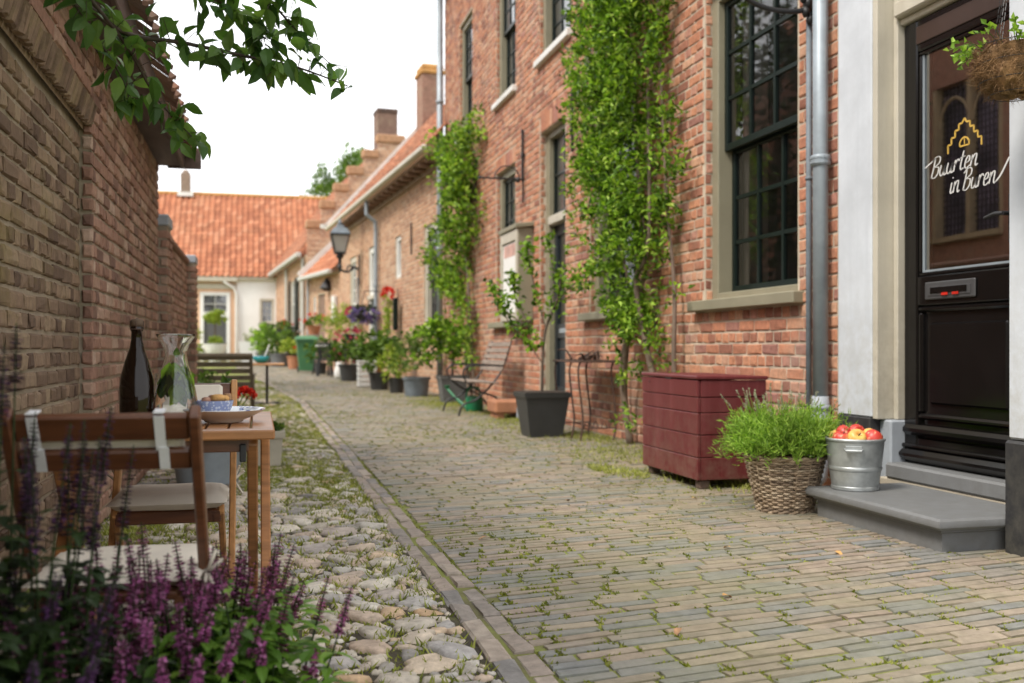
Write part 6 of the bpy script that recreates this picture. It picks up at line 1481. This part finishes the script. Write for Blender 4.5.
def left_things():
    t = thing('zinc_tub', 'grey zinc tub with red geraniums standing behind the breakfast table', 'planter', (-.32, 6.85, 0)); m = MB(); m.lathe([(.19, 0), (.24, .33), (.25, .345), (.235, .345), (.22, .3), (0, .3)], seg=30); autosmooth(m.build('tub', M['zinc'], t))
    m = MB(); bush(m, (0, 0, .42), (.30, .28, .16), 30, 10, .07, .06, .4)
    for _ in range(7): a = R.uniform(0, 6.28); clump(m, (.12 * math.cos(a), .1, .55 + R.uniform(0, .16)), .05, 6, .07, .045)
    m.build('foliage', M['leaf_shrub'], t); m = MB(); ms = MB()
    for (x, y, z, r) in ((-.30, -.02, .645, .045), (-.20, -.06, .65, .045), (.16, -.04, .58, .05), (.235, -.02, .60, .06), (.27, .02, .595, .05), (.02, .05, .58, .04), (-.25, 0, .62, .03)):
        flowers(m, (x, y, z), (r * .6, r * .6, r * .45), 26, r * .28); ms.tube([(x * .4, y, .34), (x, y, z)], .004, 5)
    m.build('blossom', M['red'], t); ms.build('stem', M['leaf_shrub'], t)
    t = thing('beige_pot', 'square beige clay pot behind the legs of the breakfast table', 'pot', (.07, 7.83, 0)); m = MB(); m.frustum((0, 0, 0), .095, .115, 0, .26); m.frustum((0, 0, 0), .128, .128, .225, .27); m.build('pot', M['pot_beige'], t); m = MB(); bush(m, (0, 0, .29), (.1, .1, .05), 10, 8, .06, .04, .5); m.build('foliage', M['leaf_shrub'], t)
    # weathered garden seat, its slatted back towards us
    t = thing('garden_bench', 'weathered wooden garden seat with slatted back facing away behind the breakfast table', 'bench', (-.50, 15.4, 0), rad(-2)); m = MB()
    for k in range(6):
        m = MB(); z = .26 + k * .10; m.box((0, -.0 - .045 * k, z), (.84 - .02, .022, .078), Matrix.Rotation(.38, 3, 'X'), bev=.004); m.build('back_slat', M['old_wood'], t)
    m = MB(); m.box((0, -.33, .80), (.86, .05, .05), bev=.008); m.build('top_rail', M['old_wood'], t)
    for s in (-1, 1): m = MB(); m.bar((s * .41, -.32, .80), (s * .41, .22, 0), .05, .05); m.build('leg', M['old_wood'], t); m = MB(); m.bar((s * .41, .5, .48), (s * .41, .5, 0), .05, .05); m.build('leg', M['old_wood'], t); m = MB(); m.box((s * .43, .22, .50), (.06, .7, .03), bev=.008); m.build('armrest', M['old_wood'], t)
    for k in range(5): m = MB(); m.box((0, .12 + k * .09, .32), (.78, .075, .02)); m.build('seat_slat', M['old_wood'], t)
    t = thing('side_table', 'small wood-topped table on a single dark post beside the garden seat', 'table', (.14, 16.5, 0)); m = MB(); m.box((-.03, 0, .64), (.60, .55, .035), bev=.01); m.build('tabletop', M['teak_light'], t); m = MB(); m.tube([(0, 0, 0), (0, 0, .625)], .022, 8); m.bar((-.18, -.18, .015), (.18, .18, .015), .04, .03); m.bar((-.18, .18, .015), (.18, -.18, .016), .04, .03); m.build('pedestal', M['iron'], t)
    t = thing('teal_bowl', 'turquoise bowl standing on the small side table', 'bowl', (.05, 16.5, .658)); m = MB(); m.lathe([(.06, 0), (.12, .05), (.14, .11), (.125, .11), (0, .03)], seg=20); m.build('bowl', mat_plain('turquoise_glaze', (.02, .32, .38), .3, .1, 5, 0, 10), t, smooth=True)
    t = thing('white_brush', 'white handled brush leaning out of the turquoise bowl', 'brush', (.08, 16.5, .70)); m = MB(); m.bar((0, 0, 0), (.10, .02, .26), .035, .02, bev=.006); m.build('handle', M['pot_white'], t); m = MB(); m.bar((-.03, 0, -.01), (0, 0, .0), .04, .03); m.build('bristles', M['crust_dark'], t)
    t = thing('flower_pot', 'terracotta pot with yellow flowers at the foot of the garden wall', 'potted plant', (-.62, 12.8, 0)); round_pot(t, .12, .16, .3, 'terracotta'); m = MB(); bush(m, (0, 0, .45), (.2, .2, .2), 18, 10, .07, .05, .4); m.build('foliage', M['leaf_shrub'], t)
left_things()

# ------------------------------------------------------------------ salvias in the foreground
def salvia(lab, x, y, stalks, h0, h1, spread, fm, lm, flen, lean=(0, 0), dens=1.0, leafh=.24, nleaf=1.0, group='flowering salvias in the foreground'):
    t = thing('salvia', lab, 'flowering plant', (x, y, 0), 0)
    fo = MB()
    for _ in range(stalks):
        a = R.uniform(0, 6.28); r = R.random() ** .6; b = V(.09 * r * math.cos(a), .09 * r * math.sin(a), 0); H = R.uniform(h0, h1) * (1 - .22 * r * r)
        e = V(b.x + spread * r * math.cos(a) + lean[0] * H, b.y + spread * r * math.sin(a) + lean[1] * H, H); mid = b.lerp(e, .5) + V(0, 0, .04) + rdir() * .02
        if R.random() < .15: e += rdir() * .04
        pts = smooth3([b, mid, e], 6); fl = MB(); fl.m = 1; fl.tube(pts, [.0032 - .002 * i / (len(pts) - 1) for i in range(len(pts))], 4, cap=False)
        L = flen * R.uniform(.6, 1.2); d = (pts[-1] - pts[-3]).normalized(); tip = pts[-1]
        x_ = d.cross(V(0, 1, .2)).normalized(); y_ = d.cross(x_)
        n = int(L / .0075); fl.m = 0
        for i in range(n):
            s = i / n; p = tip - d * (L * (1 - s)); wd = (.0086 * (1 - s) ** .5 + .0038) * R.uniform(.8, 1.25)
            if R.random() < .25 * (1 - s) * (i % 2): continue
            for q in range(int(8 * dens)):
                an = q * 6.28 / 7 + i * .7; o = x_ * math.cos(an) + y_ * math.sin(an); fl.leaf(p + o * .002, (o + d * R.uniform(.0, .7)).normalized(), d, wd * R.uniform(.7, 1.25), wd * .85, .2, .4)
        fl.build('flower_spike', [M[fm], M['leaf_dark']], t)
        for i in range(int(6 * nleaf)):
            s = R.uniform(.12, .72); k = min(int(s * (len(pts) - 1)), len(pts) - 2); p = pts[k]; an = R.uniform(0, 6.28); o = V(math.cos(an), math.sin(an), R.uniform(-.1, .5))
            if p.z > leafh and R.random() < .6: continue
            fo.leaf(p, o, (0, 0, 1), R.uniform(.035, .065), R.uniform(.016, .026), .2, .45, True)
    for _ in range(int(60 * nleaf)):
        a = R.uniform(0, 6.28); r = R.random() ** .5 * spread * .9; p = V(r * math.cos(a) + lean[0] * .15, r * math.sin(a), R.uniform(.02, leafh)); o = V(math.cos(a), math.sin(a), R.uniform(-.1, .9))
        fo.leaf(p, o, (0, 0, 1), R.uniform(.04, .07), R.uniform(.02, .032), .2, .4, True)
    fo.build('foliage', M[lm], t)
def salvias():
    salvia('purple salvia nearest the cobbles, rightmost of the foreground clump', -.02, 2.24, 26, .39, .52, .13, 'purple', 'leaf_salvia', .115, nleaf=4.6, leafh=.35)
    salvia('purple salvia in front of the chair leg, right of the clump middle', -.10, 2.16, 23, .39, .53, .14, 'purple', 'leaf_salvia', .11, nleaf=4.2, leafh=.34)
    salvia('purple salvia in front of the cushion, middle of the foreground clump', -.19, 2.10, 26, .41, .56, .14, 'purple', 'leaf_salvia', .11, nleaf=2.2, leafh=.27)
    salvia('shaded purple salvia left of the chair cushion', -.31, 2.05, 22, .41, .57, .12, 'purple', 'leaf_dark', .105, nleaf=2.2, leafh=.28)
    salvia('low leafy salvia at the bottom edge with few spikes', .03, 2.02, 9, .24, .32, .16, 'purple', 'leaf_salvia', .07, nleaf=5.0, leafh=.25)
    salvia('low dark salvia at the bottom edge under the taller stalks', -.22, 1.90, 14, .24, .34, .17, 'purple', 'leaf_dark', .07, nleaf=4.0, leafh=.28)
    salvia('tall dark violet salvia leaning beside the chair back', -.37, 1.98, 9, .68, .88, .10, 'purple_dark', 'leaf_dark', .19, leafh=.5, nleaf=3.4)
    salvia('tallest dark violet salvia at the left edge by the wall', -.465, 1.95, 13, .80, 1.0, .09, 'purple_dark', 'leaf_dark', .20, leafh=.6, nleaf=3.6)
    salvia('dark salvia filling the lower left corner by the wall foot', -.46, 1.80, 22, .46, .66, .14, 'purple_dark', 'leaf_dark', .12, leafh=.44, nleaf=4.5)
salvias()
def small_tree():
    t = thing('overhanging_tree', 'leafy tree branch reaching over the left wall into the top corner', 'tree', (-.62, .35, 0)); m = MB(); lf = MB()
    m.tube(smooth3([(-.62, .35, 0), (-.64, .4, .9), (-.60, .5, 1.7), (-.58, .9, 2.2), (-.62, 1.6, 2.35)]), [.06 - .0018 * i for i in range(21)], 8)
    br = [([(-.62, 1.6, 2.35), (-.60, 2.3, 2.15), (-.55, 2.75, 1.93), (-.40, 3.1, 1.83), (-.22, 3.2, 1.83), (-.02, 3.2, 1.80), (.12, 3.17, 1.77), (.27, 3.14, 1.715)], .012, 1.0),
          ([(-.60, 1.5, 2.3), (-.45, 2.5, 2.12), (-.25, 3.1, 2.02), (-.05, 3.2, 1.93), (.02, 3.2, 1.86)], .010, 1.1),
          ([(-.58, 1.4, 2.35), (-.36, 2.4, 2.2), (-.12, 3.0, 2.08), (.06, 3.1, 2.0)], .010, 1.0),
          ([(-.50, 2.85, 1.91), (-.38, 3.15, 1.80), (-.31, 3.25, 1.68), (-.24, 3.26, 1.60), (-.17, 3.24, 1.525)], .007, .45),
          ([(-.60, 2.3, 2.15), (-.58, 2.8, 1.98), (-.50, 3.2, 1.88), (-.42, 3.35, 1.76), (-.40, 3.4, 1.70)], .008, .6),
          ([(-.58, 2.0, 2.25), (-.30, 2.7, 2.1), (.0, 3.1, 1.98), (.13, 3.15, 1.86), (.22, 3.15, 1.78)], .008, .8)]
    for pts, r, dn in br:
        p = smooth3(pts); n = len(p); m.tube(p, [r * (1 - .85 * i / (n - 1)) for i in range(n)], 6)
        for i, q in enumerate(p):
            if q.y < 2.5: continue
            if q.x > .14 and i < n - 6: pass
            k = int((5.2 if q.x < .0 else (5.2 if q.x < .16 else 1.8)) * dn * (.5 if q.x < -.48 else 1) + R.random())
            for _ in range(k):
                d = (rdir(-.25) + (p[min(i + 1, n - 1)] - p[max(i - 1, 0)]).normalized() * .5).normalized(); o = q + rdir() * R.uniform(.0, .075)
                s = R.uniform(.7, 1.15) * (.8 if q.x > .15 else 1); lf.leaf(o, d, (rdir() * .8 + V(0, 0, 1)), .074 * s, .044 * s, .3, .35, True)
                m.tube([q, o], .0012, 3, cap=False)
    for _ in range(60):     # the crown goes on above and behind the picture
        c = V(R.uniform(-1.1, .1), R.uniform(.2, 2.6), R.uniform(2.35, 3.3)); clump(lf, c, .2, 16, .07, .043, 0, None, .3, .35)
    m.build('trunk', M['twig'], t, smooth=True); lf.build('crown', M['leaf_tree'], t) 
    for o in t.children: 
        me = o.data
        for v in me.vertices: v.co = v.co - Vector(t.location)
small_tree()

# ------------------------------------------------------------------ camera, sky, sun
cam = bpy.data.cameras.new('camera'); co = bpy.data.objects.new('camera', cam); COL.objects.link(co)
co.location = (0, 0, .9); co.rotation_euler = (rad(90), 0, -math.atan(.254)); cam.sensor_width = 36; cam.lens = 36 * 1000 / 1024
cam.shift_y = 6.5 / 1024; cam.clip_end = 600; cam.clip_start = .05
cam.dof.use_dof = True; cam.dof.focus_distance = 3.6; cam.dof.aperture_fstop = 2.5; cam.dof.aperture_blades = 9
sc.camera = co
AZ = rad(-115); EL = rad(52)     # the brightest part of the cloudy sky: left, a little behind
sun = bpy.data.lights.new('sun', 'SUN'); sun.energy = 3.6; sun.angle = rad(14); sun.color = (1, .93, .82)
so = bpy.data.objects.new('sun', sun); COL.objects.link(so)
dvec = V(math.sin(AZ) * math.cos(EL), math.cos(AZ) * math.cos(EL), math.sin(EL))
so.rotation_euler = dvec.to_track_quat('Z', 'Y').to_euler(); so.location = dvec * 30
w = bpy.data.worlds.new('World'); sc.world = w; w.use_nodes = True
N, L = w.node_tree.nodes, w.node_tree.links; bg = N['Background']
sk = N.new('ShaderNodeTexSky'); sk.sky_type = 'NISHITA'; sk.sun_disc = False; sk.sun_elevation = EL; sk.sun_rotation = AZ; sk.dust_density = 4; sk.air_density = 1
tc = N.new('ShaderNodeTexCoord'); cl = N.new('ShaderNodeTexNoise'); cl.inputs['Scale'].default_value = 1.3; cl.inputs['Detail'].default_value = 5; L.new(tc.outputs['Generated'], cl.inputs['Vector'])
rp = ramp(N, [(.35, (10.4, 10.5, 10.7)), (.7, (12.6, 12.6, 12.6))]); L.new(cl.outputs['Fac'], rp.inputs[0])
rp2 = N.new('ShaderNodeMapRange'); 
cm = N.new('ShaderNodeMix'); cm.data_type = 'RGBA'; cm.inputs['Factor'].default_value = .85; L.new(sk.outputs[0], cm.inputs['A'])
mul = N.new('ShaderNodeVectorMath'); mul.operation = 'SCALE'; mul.inputs['Scale'].default_value = 11.5
r3 = ramp(N, [(.3, (.90, .91, .93)), (.7, (1, 1, 1))]); L.new(cl.outputs['Fac'], r3.inputs[0]); L.new(r3.outputs[0], mul.inputs[0]); L.new(mul.outputs[0], cm.inputs['B'])
L.new(cm.outputs['Result'], bg.inputs['Color']); bg.inputs['Strength'].default_value = .175
for n_ in (rp, rp2): N.remove(n_)
sc.view_settings.view_transform = 'Standard'; sc.view_settings.look = 'None'; sc.view_settings.exposure = 0
sc.cycles.max_bounces = 10; sc.cycles.transparent_max_bounces = 16; sc.cycles.transmission_bounces = 10
